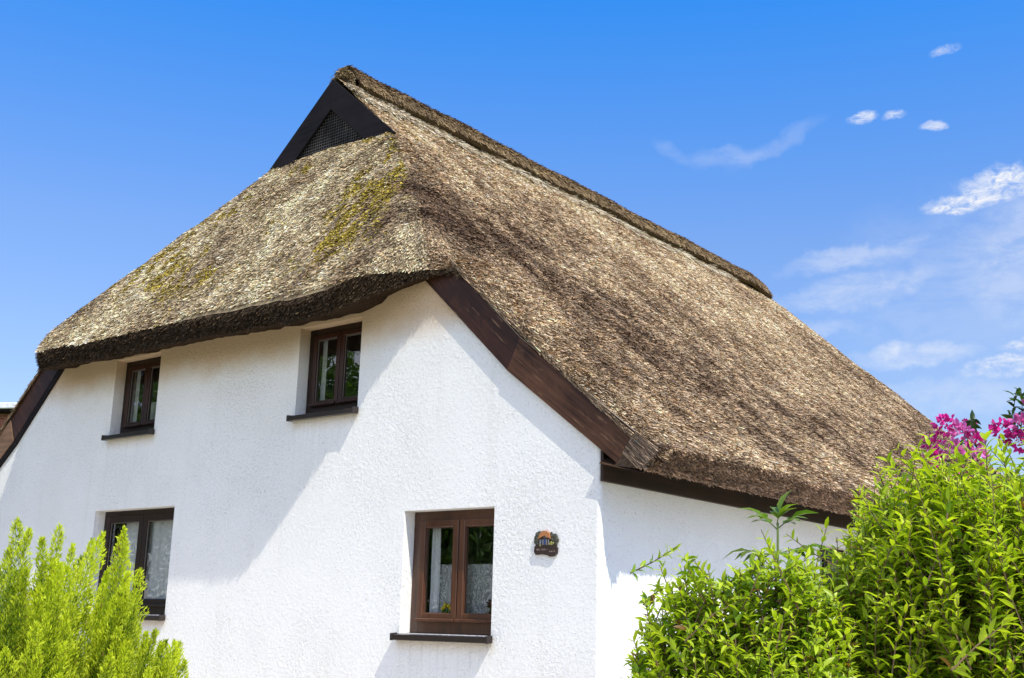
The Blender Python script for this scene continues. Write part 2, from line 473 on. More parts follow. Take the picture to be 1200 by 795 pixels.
# cut edge + underside, eaves (both long sides)
for sg in (1, -1):
    xe = HX + sg * 5.548
    yy = np.concatenate([np.linspace(-0.055, YV, 20), ys[1:]])
    zt = roof_z(np.full_like(yy, xe), yy); zt = zt - edge_drop(np.full_like(yy, xe), yy) * (yy < YV)
    jag = 0.015 * vnoise(yy * 6, yy * 0, 33)
    A = np.stack([np.full_like(yy, xe), yy, zt], -1)
    B = A.copy(); B[:, 0] -= sg * (0.165 + jag); B[:, 2] = np.minimum(1.06 + jag, A[:, 2] - 0.1)
    D = B.copy(); D[:, 0] = HX + sg * (4.964 + 0.02); D[:, 2] = np.minimum(1.24, A[:, 2])
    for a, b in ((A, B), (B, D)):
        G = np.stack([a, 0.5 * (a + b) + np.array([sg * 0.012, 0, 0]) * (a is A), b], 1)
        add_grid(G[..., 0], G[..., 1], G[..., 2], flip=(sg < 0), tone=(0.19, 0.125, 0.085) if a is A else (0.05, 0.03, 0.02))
    # end of the eave seen past the barge board
    prof = [(5.30, 1.368), (5.548, 1.215), (5.385, 1.06), (5.12, 1.105), (4.99, 1.22)]
    n0 = sum(len(v) for v in V)
    pv = np.array([(HX + sg * s_, -0.037, z_) for s_, z_ in prof])
    V.append(pv); C.append(np.tile([[0.10, 0.07, 0.05]], (5, 1)))
    F.append(np.array([[n0, n0 + 1, n0 + 2, n0 + 3], [n0, n0 + 3, n0 + 4, n0 + 4]]))
V = np.concatenate(V); F = np.concatenate(F); C = np.concatenate(C)
V[:, 2] += Z0
F4 = F
# straw stalks lying on the thatch -----------------------------------------
SV = []; SF = []; SCol = []
def straws(p, d, n, L, W, col, lift=0.01):
    """flat tapered stalks: base points p, axis d, surface normal n"""
    N = len(p)
    side = norm(np.cross(d, n)); ang = rng.uniform(-0.9, 0.9, N)[:, None]
    side = side * np.cos(ang) + norm(np.cross(side, d)) * np.sin(ang)
    p = p + n * lift
    a = p - side * W[:, None] * 0.5; b = p + side * W[:, None] * 0.5
    e = p + d * L[:, None]
    c = e + side * W[:, None] * 0.36; f = e - side * W[:, None] * 0.36
    n0 = sum(len(v) for v in SV)
    SV.append(np.stack([a, b, c, f], 1).reshape(-1, 3))
    SF.append(n0 + np.arange(N * 4).reshape(N, 4))
    SCol.append(np.repeat(col, 4, axis=0) * np.tile([0.72, 0.72, 1.12, 1.12], N)[:, None])

def surf_frame(x, y):
    e = 0.02
    y1 = np.where((y < YV), np.minimum(y + e, YV - 0.002), y + e)
    y0 = np.where((y >= YV), np.maximum(y - e, YV + 0.002), y - e)
    zx = (roof_z(x + e, y) - roof_z(x - e, y)) / (2 * e)
    zy = (roof_z(x, y1) - roof_z(x, y0)) / (y1 - y0)
    zx = np.clip(zx, -1.6, 1.6); zy = np.clip(zy, -2.2, 2.2)
    n = norm(np.stack([-zx, -zy, np.ones_like(zx)], -1))
    d = norm(np.stack([-zx, -zy, -(zx ** 2 + zy ** 2)], -1))
    return n, d

def scatter(N, xr, yr, keep=None, wfac=1.0, lfac=1.0, ylog=False):
    x = rng.uniform(xr[0], xr[1], N)
    if ylog:
        u = rng.uniform(0, 1, N); y = yr[0] + (yr[1] - yr[0]) * u ** 1.35
    else:
        y = rng.uniform(yr[0], yr[1], N)
    k = y > yb(x) + 0.0
    if keep is not None: k &= keep(x, y)
    x = x[k]; y = y[k]; N = len(x)
    s = np.abs(x - HX); z = roof_z(x, y)
    n, d = surf_frame(x, y)
    col, w, moss = thatch_tone(x, y, z, s)
    lat = norm(np.cross(n, d))
    d = norm(d + lat * rng.normal(0, 0.48, N)[:, None])
    el = rng.uniform(0.03, 0.42, N)[:, None]
    d = norm(d * np.cos(el) + n * np.sin(el))
    br = np.exp(rng.normal(0, 0.42, N))
    br = np.where(rng.uniform(0, 1, N) < 0.14, br * 0.35, br)
    c = col * br[:, None]
    cl = 0.26 * vnoise(x * 8 + 3.1 * z, y * 8, 61) + 0.24 * vnoise(x * 17, y * 15 + 5 * z, 62)
    c = c * np.exp(cl)[:, None]
    d = norm(d + n * (0.16 * vnoise(x * 6, y * 6 + 2 * z, 63))[:, None])
    # hue variation: grey / golden stalks
    hv = rng.normal(0, 0.07, N)[:, None]; c = c * (1 + hv * np.array([1, 0.2, -1.2]))
    mo = (rng.uniform(0, 1, N) < w * 0.85)[:, None]
    c = np.where(mo, moss * np.exp(rng.normal(0, 0.4, N))[:, None] * np.array([1, 1, 1]), c)
    c = np.clip(c, 0.01, 0.85)
    L = rng.uniform(0.025, 0.068, N) * lfac; W = rng.uniform(0.0045, 0.0095, N) * wfac
    L = np.where(mo[:, 0], L * 0.6, L); W = np.where(mo[:, 0], W * 1.8, W)
    zz = z - edge_drop(x, y) * (y < YV)
    straws(np.stack([x, y, zz], -1), d, n, L, W, c, lift=0.004)
scatter(390000, (HX + 0.1, XE), (YV, 14.4), ylog=True, wfac=1.1)                     # east slope
scatter(230000, (XW + 2.0, XE), (-0.5, YV))                                          # half hip + front corner
scatter(12000, (XW, XW + 2.0), (-0.2, 2.0))
# fringe at the hip eave edge and at the eave edge
N = 9000
x = rng.uniform(HX - 3.45, HX + 3.45, N); u = rng.uniform(0, 1, N)
h = np.clip(np.where(x > HX, (3.16 - np.abs(x - HX)) / 0.6, (3.46 - np.abs(x - HX)) / 0.25), 0, 1)
y = yb(x) + u * (0.06 * h); z = roof_z(x, yb(x)) - edge_drop(x, yb(x)) - u * (0.03 + 0.17 * h)
nn = np.tile([[0, -0.95, -0.3]], (N, 1)); dd = norm(np.stack([rng.normal(0, .35, N), -0.6 + rng.normal(0, .25, N), -0.75 + rng.normal(0, .2, N)], -1))
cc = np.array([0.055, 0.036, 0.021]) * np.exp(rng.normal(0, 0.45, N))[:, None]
straws(np.stack([x, y, z], -1), dd, nn, rng.uniform(0.02, 0.06, N), rng.uniform(0.005, 0.01, N), cc, 0.0)
N = 26000
y = -0.05 + 13 * rng.uniform(0, 1, N) ** 1.3; u = rng.uniform(0, 1, N)
zt = roof_z(np.full(N, XE), y)
x = XE - 0.165 * u; z = zt + (1.06 - zt) * u
band = vnoise(y * 7, u * 5, 44)
nn = np.tile([[0.75, 0, -0.66]], (N, 1)); dd = norm(np.stack([0.8 + rng.normal(0, .2, N), rng.normal(0, .35, N), -0.45 + rng.normal(0, .25, N)], -1))
cc = np.array([0.34, 0.235, 0.165]) * np.exp(rng.normal(0, 0.4, N) + 0.35 * band)[:, None]
straws(np.stack([x, y, z], -1), dd, nn, rng.uniform(0.015, 0.05, N), rng.uniform(0.006, 0.012, N), cc, 0.0)
# stalks seen side-on past the end of the barge board and along the verge
N = 2600
v = rng.uniform(0, 1, N); L = rng.uniform(0.04, 0.15, N)
dx_, dz_ = 0.79, -0.61
ex = 5.545 - 0.165 * v; ez = 1.19 - 0.135 * v
back = L + rng.uniform(0, 1, N) ** 1.6 * 0.16
x = HX + ex - dx_ * back; z = ez - dz_ * back
dd = norm(np.stack([dx_ + rng.normal(0, .05, N), rng.normal(-0.03, .05, N), dz_ + rng.normal(0, .05, N)], -1))
kp = (x - HX) > 5.142 + (z - 1.123) * 0.702 + 0.004
x = x[kp]; z = z[kp]; dd = dd[kp]; L = L[kp]; N = len(x)
cc = np.array([0.21, 0.145, 0.10]) * np.exp(rng.normal(0, 0.6, N))[:, None]
straws(np.stack([x, np.full(N, -0.040) - rng.uniform(0, 0.02, N), z], -1), dd, np.tile([[0, -1, 0.]], (N, 1)), L, rng.uniform(0.004, 0.007, N), np.clip(cc, 0.02, .7), 0.0)
for sg in (1, -1):
    N = 1100
    s = rng.uniform(3.3, 5.3, N); z = main_h(s) - edge_drop(HX + s, s * 0 - 0.045) - rng.uniform(-0.01, 0.03, N)
    x = HX + sg * s
    dd = norm(np.stack([np.full(N, 1.0 * sg), rng.normal(-0.05, .1, N), -0.85 + rng.normal(0, .1, N)], -1))
    cc = np.array([0.22, 0.15, 0.095]) * np.exp(rng.normal(0, 0.6, N))[:, None]
    straws(np.stack([x, np.full(N, -0.046) - rng.uniform(0, 0.008, N), z], -1), dd, np.tile([[0, -1, 0.]], (N, 1)), rng.uniform(0.05, 0.13, N), rng.uniform(0.005, 0.009, N), np.clip(cc, 0, .7), 0.0)
# long pale tips just below the ridge cap
N = 5200
y = YV + 0.05 + 9.5 * rng.uniform(0, 1, N) ** 1.7; s = rng.uniform(0.12, 0.34, N)
x = HX + s; z = roof_z(x, y)
n, d = surf_frame(x, y)
el = rng.uniform(0.05, 0.30, N)[:, None]; lat = norm(np.cross(n, d))
d = norm(norm(d + lat * rng.normal(-0.12, 0.2, N)[:, None]) * np.cos(el) + n * np.sin(el))
cc = np.array([0.60, 0.50, 0.37]) * np.exp(rng.normal(0, 0.25, N))[:, None]
straws(np.stack([x, y, z], -1), d, n, rng.uniform(0.10, 0.26, N), rng.uniform(0.006, 0.011, N), np.clip(cc, 0, .75), 0.02)

SV = np.concatenate(SV); SF = np.concatenate(SF); SCol = np.concatenate(SCol)
SV[:, 2] += Z0
allV = np.concatenate([V, SV]); allF = np.concatenate([F4, SF + len(V)]); allC = np.concatenate([C, SCol])
tri_fix = allF[:, 2] == allF[:, 3]
allF[tri_fix, 3] = allF[tri_fix, 0]
roof = None
good = ~tri_fix
midx = np.concatenate([np.zeros(len(F4)), np.ones(len(SF))]).astype(np.int32)
roof = mesh_obj('thatch_roof', P_(allV), allF[good], None, cottage, cols=allC, mats=[THATCH, STRAW], midx=midx[good])

# ridge cap: a roll of darker reed bent over the ridge ----------------------
R0, R1 = 1.50, 12.66
prof = [(-0.30, -0.16), (-0.27, -0.08), (-0.19, 0.03), (-0.10, 0.13), (0, 0.165), (0.10, 0.13), (0.19, 0.03), (0.27, -0.08), (0.30, -0.16), (0.22, -0.17)]
yy = np.linspace(R0, R1, 130)
Xr = np.array([[HX + a for a, b in prof] for q in yy]); Yr = np.repeat(yy[:, None], len(prof), 1)
Zr = np.array([[6.45 + b + 0.010 * math.sin(q * 2.1) + 0.006 * math.sin(q * 5.3 + 1) - 0.10 * max(0, (q - 12.0) / 0.66) for a, b in prof] for q in yy]) + Z0
nv = Xr.size
idx = np.arange(nv).reshape(Xr.shape)
rf = np.stack([idx[:-1, :-1], idx[1:, :-1], idx[1:, 1:], idx[:-1, 1:]], -1).reshape(-1, 4)
rv = np.stack([Xr, Yr, Zr], -1).reshape(-1, 3)
rc = np.tile([[0.10, 0.070, 0.040]], (nv, 1))
ends = []
for e in (0, len(yy) - 1):
    for j in range(1, 4): ends.append([idx[e, j], idx[e, j + 1], idx[e, 8 - j - 1], idx[e, 8 - j]])
rf = np.concatenate([rf, np.array(ends)])
SV = []; SF = []; SCol = []
N = 42000
y = R0 + (R1 - R0) * rng.uniform(0, 1, N) ** 1.25
u = rng.uniform(-0.12, 1, N); sgn = np.where(rng.uniform(0, 1, N) < 0.9, 1, -1)
s = 0.02 + np.clip(u, 0, 1) * 0.25
zc = np.interp(s, [0, .10, .19, .27, .30], [0.165, .13, .03, -.08, -.16])
slope = np.interp(s, [0, .1, .2, .3], [0.25, 0.7, 1.25, 1.7])
x = HX + sgn * s
d = norm(np.stack([sgn * 1.0, rng.normal(-0.10, 0.12, N), -slope], -1)); n = norm(np.stack([sgn * slope, np.zeros(N), np.ones(N)], -1))
el = rng.uniform(0.0, 0.22, N)[:, None]; d = norm(d * np.cos(el) + n * np.sin(el))
clump = np.exp(0.35 * vnoise(y * 14, s * 3, 51) + 0.15 * vnoise(y * 2.1, s * 0, 52))
cc = np.array([0.235, 0.160, 0.085]) * (clump * np.exp(rng.normal(0, 0.35, N)))[:, None]
cc = np.where((s < 0.08)[:, None], cc * np.array([0.75, 0.66, 0.62]), cc)
zz = 6.45 + zc + 0.010 * np.sin(y * 2.1) + 0.006 * np.sin(y * 5.3 + 1) - 0.10 * np.maximum(0, (y - 12.0) / 0.66)
straws(np.stack([x, y, zz], -1), d, n, rng.uniform(0.05, 0.15, N), rng.uniform(0.005, 0.009, N), np.clip(cc, .01, .6), 0.006)
N = 900          # butt ends on the front face of the cap
s = rng.uniform(-0.24, 0.24, N); zc = np.interp(np.abs(s), [0, .10, .19, .27, .30], [0.165, .13, .03, -.08, -.16])
z = 6.45 + zc - rng.uniform(0, 0.13, N)
dd = norm(np.stack([rng.normal(0.1, .3, N), -1 + rng.normal(0, .2, N), rng.normal(-0.4, .4, N)], -1))
cc = np.array([0.36, 0.27, 0.16]) * np.exp(rng.normal(0, 0.4, N))[:, None]
straws(np.stack([HX + s, np.full(N, R0), z], -1), dd, np.tile([[0, -1., 0]], (N, 1)), rng.uniform(0.02, 0.06, N), rng.uniform(0.006, 0.01, N), cc, 0.0)
SV = np.concatenate(SV); SF = np.concatenate(SF); SCol = np.concatenate(SCol); SV[:, 2] += Z0
mesh_obj('ridge_cap', P_(np.concatenate([rv, SV])), np.concatenate([rf, SF + nv]), None, cottage, cols=np.concatenate([rc, SCol]),
         mats=[THATCH, STRAW], midx=np.concatenate([np.zeros(len(rf)), np.ones(len(SF))]).astype(np.int32))

# ---- walls with window openings ------------------------------------------
OPEN = {  # gable openings: x0, x1, z0, z1 (eye datum)
    'right': (-2.112, -1.073, -0.214, 0.844),
    'mid':   (-3.682, -2.797, 1.846, 2.745),
    'upper': (-6.905, -6.035, 1.900, 2.793),
    'lower': (-7.020, -5.519, -0.110, 1.034),
}
EAST = (4.03, 4.95, -0.02, 0.783)
DEP = 0.13
W = MB()
def quad(a, b, c, d): W.add([a, b, c, d], [(0, 1, 2, 3)])
def ztop(x):
    s = abs(x - HX)
    return float(np.minimum(main_h(np.array(s)) - 0.16, 3.07)) + Z0
RC = 0.035           # rounded corner radius
xl, xr = 2 * HX, 0.0
cuts = sorted(set([xl, xr - RC] + [v for o in OPEN.values() for v in o[:2]] + list(np.linspace(HX - 4.9, HX + 4.9, 43))))
cuts = [c for c in cuts if xl <= c <= xr - RC]
for a, b in zip(cuts[:-1], cuts[1:]):
    m_ = 0.5 * (a + b)
    ops = sorted([(o[2] + Z0, o[3] + Z0) for o in OPEN.values() if o[0] < m_ < o[1]])
    z = 0.0
    for o0, o1 in ops:
        quad((a, 0, z), (b, 0, z), (b, 0, o0), (a, 0, o0)); z = o1
    quad((a, 0, z), (b, 0, z), (b, 0, ztop(b)), (a, 0, ztop(a)))
for k in range(4):   # rounded corner
    t0, t1 = k * math.pi / 8, (k + 1) * math.pi / 8
    p = lambda t_: (-RC + RC * math.sin(t_), RC - RC * math.cos(t_))
    (xa, ya), (xb, yb_) = p(t0), p(t1)
    zt = 1.36 + Z0
    quad((xa, ya, 0), (xb, yb_, 0), (xb, yb_, zt), (xa, ya, zt))
for (a, b) in ((RC, EAST[0]), (EAST[0], EAST[1]), (EAST[1], CY_F)):
    zt = 1.36 + Z0
    if a == EAST[0]:
        quad((0, a, 0), (0, b, 0), (0, b, EAST[2] + Z0), (0, a, EAST[2] + Z0))
        quad((0, a, EAST[3] + Z0), (0, b, EAST[3] + Z0), (0, b, zt), (0, a, zt))
    else:
        quad((0, a, 0), (0, b, 0), (0, b, zt), (0, a, zt))
quad((xl, 0, 0), (xl, CY_F, 0), (xl, CY_F, 1.36 + Z0), (xl, 0, 1.36 + Z0))
n_ = [(xl, 1.36), (HX, 6.0), (0, 1.36)]
W.add([(xl, CY_F, 0), (0, CY_F, 0), (0, CY_F, 1.36 + Z0), (HX, CY_F, 6.0 + Z0), (xl, CY_F, 1.36 + Z0)], [(0, 1, 2, 3, 4)])
for o in OPEN.values():   # reveals
    x0, x1, z0, z1 = o[0], o[1], o[2] + Z0, o[3] + Z0
    for (p0, p1) in (((x0, z0), (x0, z1)), ((x0, z1), (x1, z1)), ((x1, z1), (x1, z0)), ((x1, z0), (x0, z0))):
        quad((p0[0], 0, p0[1]), (p1[0], 0, p1[1]), (p1[0], DEP + 0.08, p1[1]), (p0[0], DEP + 0.08, p0[1]))
y0, y1, z0, z1 = EAST[0], EAST[1], EAST[2] + Z0, EAST[3] + Z0
for (p0, p1) in (((y0, z0), (y0, z1)), ((y0, z1), (y1, z1)), ((y1, z1), (y1, z0)), ((y1, z0), (y0, z0))):
    quad((0, p0[0], p0[1]), (0, p1[0], p1[1]), (-DEP - 0.08, p1[0], p1[1]), (-DEP - 0.08, p0[0], p0[1]))
W.v = [tuple(P_(v)) for v in W.v]
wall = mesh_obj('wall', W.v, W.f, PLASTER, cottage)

# room lining behind the windows (keeps the interior dim and closes the view through)
L_ = MB()
L_.box(xl + 0.3, -0.3, 1.9, 2.0, 0.02, 3.0)
L_.box(HX - 2.6, HX + 2.6, 1.7, 1.8, 3.0, 5.2)
L_.box(xl + 0.3, -0.3, 0.24, 1.9, 0.02, 0.05)
L_.box(xl + 0.3, -0.3, 0.24, 1.9, 2.95, 3.1)
L_.box(-4.6, -4.5, 0.24, 1.9, 0.05, 2.95)
part(L_, 'interior_wall', ROOM)

# ---- barge boards, edge strips --------------------------------------------
def prism_xz(mb, poly, y0, y1):
    k = len(poly)
    vs = [(x, y0, z) for x, z in poly] + [(x, y1, z) for x, z in poly]
    fs = [tuple(range(k)), tuple(range(2 * k - 1, k - 1, -1))] + [(i, (i + 1) % k, k + (i + 1) % k, k + i) for i in range(k)]
    mb.add(vs, fs)
up = [(2.93, 3.03), (4.012, 1.994), (4.142, 2.270), (3.36, 3.034)]
lo = [(4.016, 1.990), (5.142, 1.123), (5.307, 1.358), (4.146, 2.266)]
for sg in (1, -1):
    for nm, poly, y0 in (('upper', up, -0.034), ('lower', lo, -0.040)):
        mb = MB(); prism_xz(mb, [(HX + sg * s, z + Z0) for s, z in poly], y0, -0.004)
        o = part(mb, 'barge_board', WOOD_SOFT if (sg < 0 and nm == 'lower') else (WOOD_UP if nm == 'upper' else WOOD_DARK))
        if sg < 0 and nm == 'lower': o['label'] = 'sun bleached lower barge board'
        # strip on the top edge
        (a, b) = (poly[3], poly[2]) if nm == 'upper' else (poly[3], poly[2])
        if nm == 'upper': a = (3.45, 2.945)
        if sg < 0: continue
        st = MB(); prism_xz(st, [(HX + sg * a[0], a[1] + Z0 + 0.002), (HX + sg * b[0], b[1] + Z0 + 0.002), (HX + sg * b[0], b[1] + Z0 + 0.009), (HX + sg * a[0], a[1] + Z0 + 0.007)], -0.046, -0.032)
        part(st, 'edge_strip', LEAD)
    # slim dark batten tucked under the barge board
    if sg < 0:                                   # reached for both planks of this verge
        bt = MB(); prism_xz(bt, [(HX - 2.95, 3.03 + Z0), (HX - 4.012, 2.01 + Z0), (HX - 5.14, 1.13 + Z0), (HX - 5.10, 1.06 + Z0), (HX - 3.97, 1.94 + Z0), (HX - 2.90, 2.975 + Z0)], -0.030, -0.002)
        part(bt, 'batten', WOOD_BLACK)

# ---- eave fascia ------------------------------------------------------------
fa = MB(); fa.box(0.004, 0.034, -0.012, CY_F, 0.995 + Z0, 1.24 + Z0, 0.004)
part(fa, 'fascia', FASCIA_M)
fb = MB(); fb.box(xl - 0.034, xl - 0.004, -0.012, CY_F, 0.995 + Z0, 1.24 + Z0, 0.004)
part(fb, 'fascia', FASCIA_M)

# ---- vent gable at the end of the ridge --------------------------------------
ap = (HX, 6.385); bw = 0.30
for sg in (1, -1):
    d_ = np.array([sg * 1.0, -0.875]); d_ /= np.linalg.norm(d_)
    L1 = 1.50 if sg > 0 else 1.62
    a = np.array(ap); e = a + d_ * L1
    nrm = np.array([-sg * -d_[1] * 1.0, 0]);
    inn = np.array([d_[1] * sg, -d_[0] * sg])          # towards the inside of the triangle
    if inn[1] > 0: inn = -inn
    a2 = np.array([HX, ap[1] - bw / abs(d_[0])])
    e2 = e + inn * bw - d_ * 0.02
    mb = MB(); prism_xz(mb, [(p[0], p[1] + Z0) for p in (a, e, e2, a2)], YV - 0.050 - (0.004 if sg > 0 else 0), YV - 0.022)
    part(mb, 'vent_board', WOOD_BLACK)
mb = MB(); prism_xz(mb, [(HX, 6.40 + Z0), (HX + 1.45, 5.00 + Z0), (HX - 1.45, 5.00 + Z0)], YV + 0.02, YV + 0.03)
part(mb, 'vent_backing', VOID)
net = MB(); wy = YV - 0.012; tw = 0.0048
def inside(x, z): return z < 6.2 - abs(x - HX) * 0.9
for k in np.arange(-1.2, 1.2, 0.040):
    k = k + rng.normal(0, .004)
    zt = 6.15 - abs(k) * 0.9
    if zt > 5.15: net.add([(HX + k - tw, wy, 5.1 + Z0), (HX + k + tw, wy, 5.1 + Z0), (HX + k + tw, wy, zt + Z0), (HX + k - tw, wy, zt + Z0)], [(0, 1, 2, 3)])
for z in np.arange(5.12, 6.12, 0.038):
    h = (6.15 - z) / 0.9
    net.add([(HX - h, wy - 0.003, z - tw + Z0), (HX + h, wy - 0.003, z - tw + Z0), (HX + h, wy - 0.003, z + tw + Z0), (HX - h, wy - 0.003, z + tw + Z0)], [(0, 1, 2, 3)])
part(net, 'netting', WIRE)

# ---- windows -----------------------------------------------------------------
def ring(mb, x0, x1, z0, z1, y0, y1, wl, wr, wb, wt, T, b=0.006):
    mb.box(x0, x0 + wl, y0, y1, z0, z1, b, T)
    mb.box(x1 - wr, x1, y0, y1, z0, z1, b, T)
    mb.box(x0 + wl - 0.001, x1 - wr + 0.001, y0 + 0.001, y1 - 0.001, z1 - wt, z1, b, T)
    mb.box(x0 + wl - 0.001, x1 - wr + 0.001, y0 + 0.001, y1 - 0.001, z0, z0 + wb, b, T)
def window(op, T, frame_m, sash_m, fw=0.075, sw=0.06, sillover=0.05, sillout=0.075, tilt=0.02):
    x0, x1, z0, z1 = op[0], op[1], op[2] + Z0, op[3] + Z0
    xo = x1; x1 = x1 + 0.06           # the plaster laps over the right-hand stile
    mb = MB()
    ring(mb, x0 + 0.002, x1 - 0.002, z0 + 0.002, z1 - 0.002, DEP, DEP + 0.07, fw, fw, fw + 0.01, fw - 0.005, T)
    xm = 0.5 * (x0 + x1)
    w = part(mb, 'window', frame_m)
    gx0, gx1, gz0, gz1 = x0 + fw - 0.012, x1 - fw + 0.012, z0 + fw, z1 - fw + 0.016
    for (a, b) in ((gx0, xm - 0.004), (xm + 0.004, gx1)):
        mb = MB()
        ring(mb, a, b, gz0, gz1, DEP - 0.018, DEP + 0.045, sw, sw, sw + 0.01, sw - 0.004, T)
        mb.box(a + 0.01, b - 0.01, DEP - 0.05, DEP - 0.019, gz0 + 0.004, gz0 + 0.03, 0.006, T)      # drip rail
        part(mb, 'sash', sash_m, w)
        g = MB(); ga, gb, g0, g1, gy = a + sw - 0.006, b - sw + 0.006, gz0 + sw, gz1 - sw + 0.01, DEP + 0.012
        g.add([T(ga, gy, g0), T(gb, gy, g0), T(gb, gy, g1), T(ga, gy, g1)], [(0, 1, 2, 3)])
        part(g, 'pane', GLASS, w)
        st = MB()
        ring(st, a + sw - 0.001, b - sw + 0.001, gz0 + sw + 0.008, gz1 - sw + 0.005, DEP + 0.003, DEP + 0.011, 0.007, 0.007, 0.007, 0.007, T, 0.001)
        part(st, 'glazing_bead', BEAD if frame_m is FRAME_D else sash_m, w)
    mb = MB()
    x1 = xo
    s0, s1 = x0 - 0.035, x1 + 0.02
    def sl(x, y, z): return T(x, y, z + (y - DEP) * 0.10)
    mb.box(x0 + 0.003, x1 - 0.003, 0.003, DEP - 0.002, z0 - 0.012, z0 + 0.006, 0.002, sl)
    mb.box(s0, s1, -sillout, -0.003, z0 - 0.040, z0 + 0.008, 0.004, sl)
    for e in (s0 - 0.003, s1 - 0.019):
        mb.box(e, e + 0.022, -sillout - 0.003, -0.0025, z0 - 0.044, z0 + 0.018, 0.004, sl)
    part(mb, 'sill', SILL_M, w)
    return w
TG = lambda x, y, z: (x, y, z)
TE = lambda u, d, z: (-d, u, z)
w_right = window(OPEN['right'], TG, FRAME_M, SASH_M, 0.10, 0.065)
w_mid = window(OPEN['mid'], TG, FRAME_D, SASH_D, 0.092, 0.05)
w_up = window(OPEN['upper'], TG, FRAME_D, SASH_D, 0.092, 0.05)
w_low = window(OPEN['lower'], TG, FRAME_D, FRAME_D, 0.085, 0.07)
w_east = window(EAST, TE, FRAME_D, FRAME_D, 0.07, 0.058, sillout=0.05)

# ---- curtains and plants inside the windows -----------------------------------
def curtain(name, x0, x1, z0, z1, y, mat, label, folds=9, amp=0.012, cat='curtain', group=None):
    nx, nz = 60, 12
    u = np.linspace(0, 1, nx); v = np.linspace(0, 1, nz)
    U, Vv = np.meshgrid(u, v, indexing='ij')
    X = x0 + (x1 - x0) * U
    Y = y + amp * np.sin(U * folds * 2 * math.pi + 0.6 * np.sin(Vv * 3)) + amp * 0.5 * np.sin(U * folds * 4.7 + Vv * 2)
    Z = z0 + (z1 - z0) * Vv + Z0
    i = np.arange(nx * nz).reshape(nx, nz)
    f = np.stack([i[:-1, :-1], i[1:, :-1], i[1:, 1:], i[:-1, 1:]], -1).reshape(-1, 4)
    c0 = np.array([(x0 + x1) / 2, y, z0 + Z0])
    o = mesh_obj(name, np.stack([X, Y, Z], -1).reshape(-1, 3) - c0, f, mat, None, smooth=True)
    o.location = c0
    return tag(o, label, cat, group)
o = OPEN['right']
curtain('curtain', o[0] + 0.15, o[0] + 0.255, o[2] + 0.13, o[3] - 0.10, DEP + 0.08, SHEER, 'narrow white curtain gathered at the left of the window nearest the house plaque', 3, 0.012)
curtain('lace_curtain', o[0] + 0.14, o[1] - 0.12, o[2] + 0.12, o[3] - 0.46, DEP + 0.13, LACE, 'patterned lace half curtain across the lower part of the window nearest the house plaque', 6, 0.008)
o = OPEN['mid']
curtain('curtain', o[0] + 0.10, o[0] + 0.175, o[2] + 0.11, o[3] - 0.10, DEP + 0.09, SHEER, 'thin strip of pale curtain at the left of the upper window nearest the roof corner', 2, 0.008)
o = OPEN['upper']
curtain('curtain', o[0] + 0.10, o[0] + 0.18, o[2] + 0.11, o[3] - 0.10, DEP + 0.09, SHEER, 'thin strip of pale curtain in the far left upper window', 2, 0.008)
curtain('curtain', o[0] + 0.24, o[0] + 0.44, o[2] + 0.10, o[2] + 0.42, DEP + 0.22, SHEER, 'pulled back white curtain tail low in the far left upper window', 2, 0.01)
o = OPEN['lower']
curtain('curtain', o[0] + 0.33, o[0] + 0.78, o[2] + 0.12, o[3] - 0.10, DEP + 0.075, SHEER, 'wide white curtain in the left sash of the window behind the yellow conifer', 3, 0.006)
curtain('curtain', o[0] + 0.80, o[1] - 0.13, o[2] + 0.12, o[3] - 0.10, DEP + 0.075, SHEER, 'white curtain filling the right sash of the window behind the yellow conifer', 4, 0.006)

def leaf_arrays(p, d, up, L, Wd, fold=0.25, droop=0.2):
    """pointed oval leaves folded along the midrib: 7 points, 6 triangles each"""
    N = len(p)
    side = norm(np.cross(d, up)); nn = norm(np.cross(side, d))
    L = L[:, None]; Wd = Wd[:, None]
    mid = p + d * L * 0.52
    l1 = p + d * L * 0.26 - side * Wd * 0.44 + nn * Wd * fold; r1 = p + d * L * 0.26 + side * Wd * 0.44 + nn * Wd * fold
    l2 = p + d * L * 0.62 - side * Wd * 0.40 + nn * (Wd * fold - L * droop * 0.3); r2 = p + d * L * 0.62 + side * Wd * 0.40 + nn * (Wd * fold - L * droop * 0.3)
    tip = p + d * L - nn * L * droop
    V_ = np.stack([p, l1, r1, mid, l2, r2, tip], 1).reshape(-1, 3)
    b = (np.arange(N) * 7)[:, None]
    F_ = np.concatenate([b + np.array([q]) for q in ([0, 2, 3], [0, 3, 1], [2, 5, 3], [1, 3, 4], [3, 5, 6], [3, 6, 4])])
    return V_, F_
NLV = 7

# tulips on the inner sill and a dark red plant
tz = OPEN['right'][2] + Z0 + 0.115; tx = OPEN['right'][0] + 0.335
tul = empty('potted_tulips', (tx, DEP + 0.115, tz))
tag(tul, 'small bunch of yellow flowers standing inside the window nearest the house plaque', 'flowers')
mb = MB(); mb.tube([(0, 0, 0), (0, 0, 0.05)], [0.035, 0.045], 12); mb.build('pot', m_plain('pale_pot', (0.45, 0.4, 0.33)), tul)
YEL = m_plain('yellow_petal', (0.75, 0.55, 0.03), 0.5); GRN = m_plain('tulip_leaf_green', (0.08, 0.17, 0.03), 0.5)
mb = MB()
for k in range(7):
    a = k * 0.9; r = 0.035 + 0.02 * (k % 3)
    mb.tube([(0, 0, 0.03), (r * math.cos(a), 0.3 * r * math.sin(a), 0.085 + 0.012 * (k % 4))], [0.004, 0.003], 5)
    mb.tube([(0, 0, 0.04), (1.1 * r * math.cos(a + .4), 0.3 * r * math.sin(a), 0.07), (1.6 * r * math.cos(a + .4), 0.4 * r * math.sin(a), 0.10)], [0.004, 0.010, 0.001], 4)
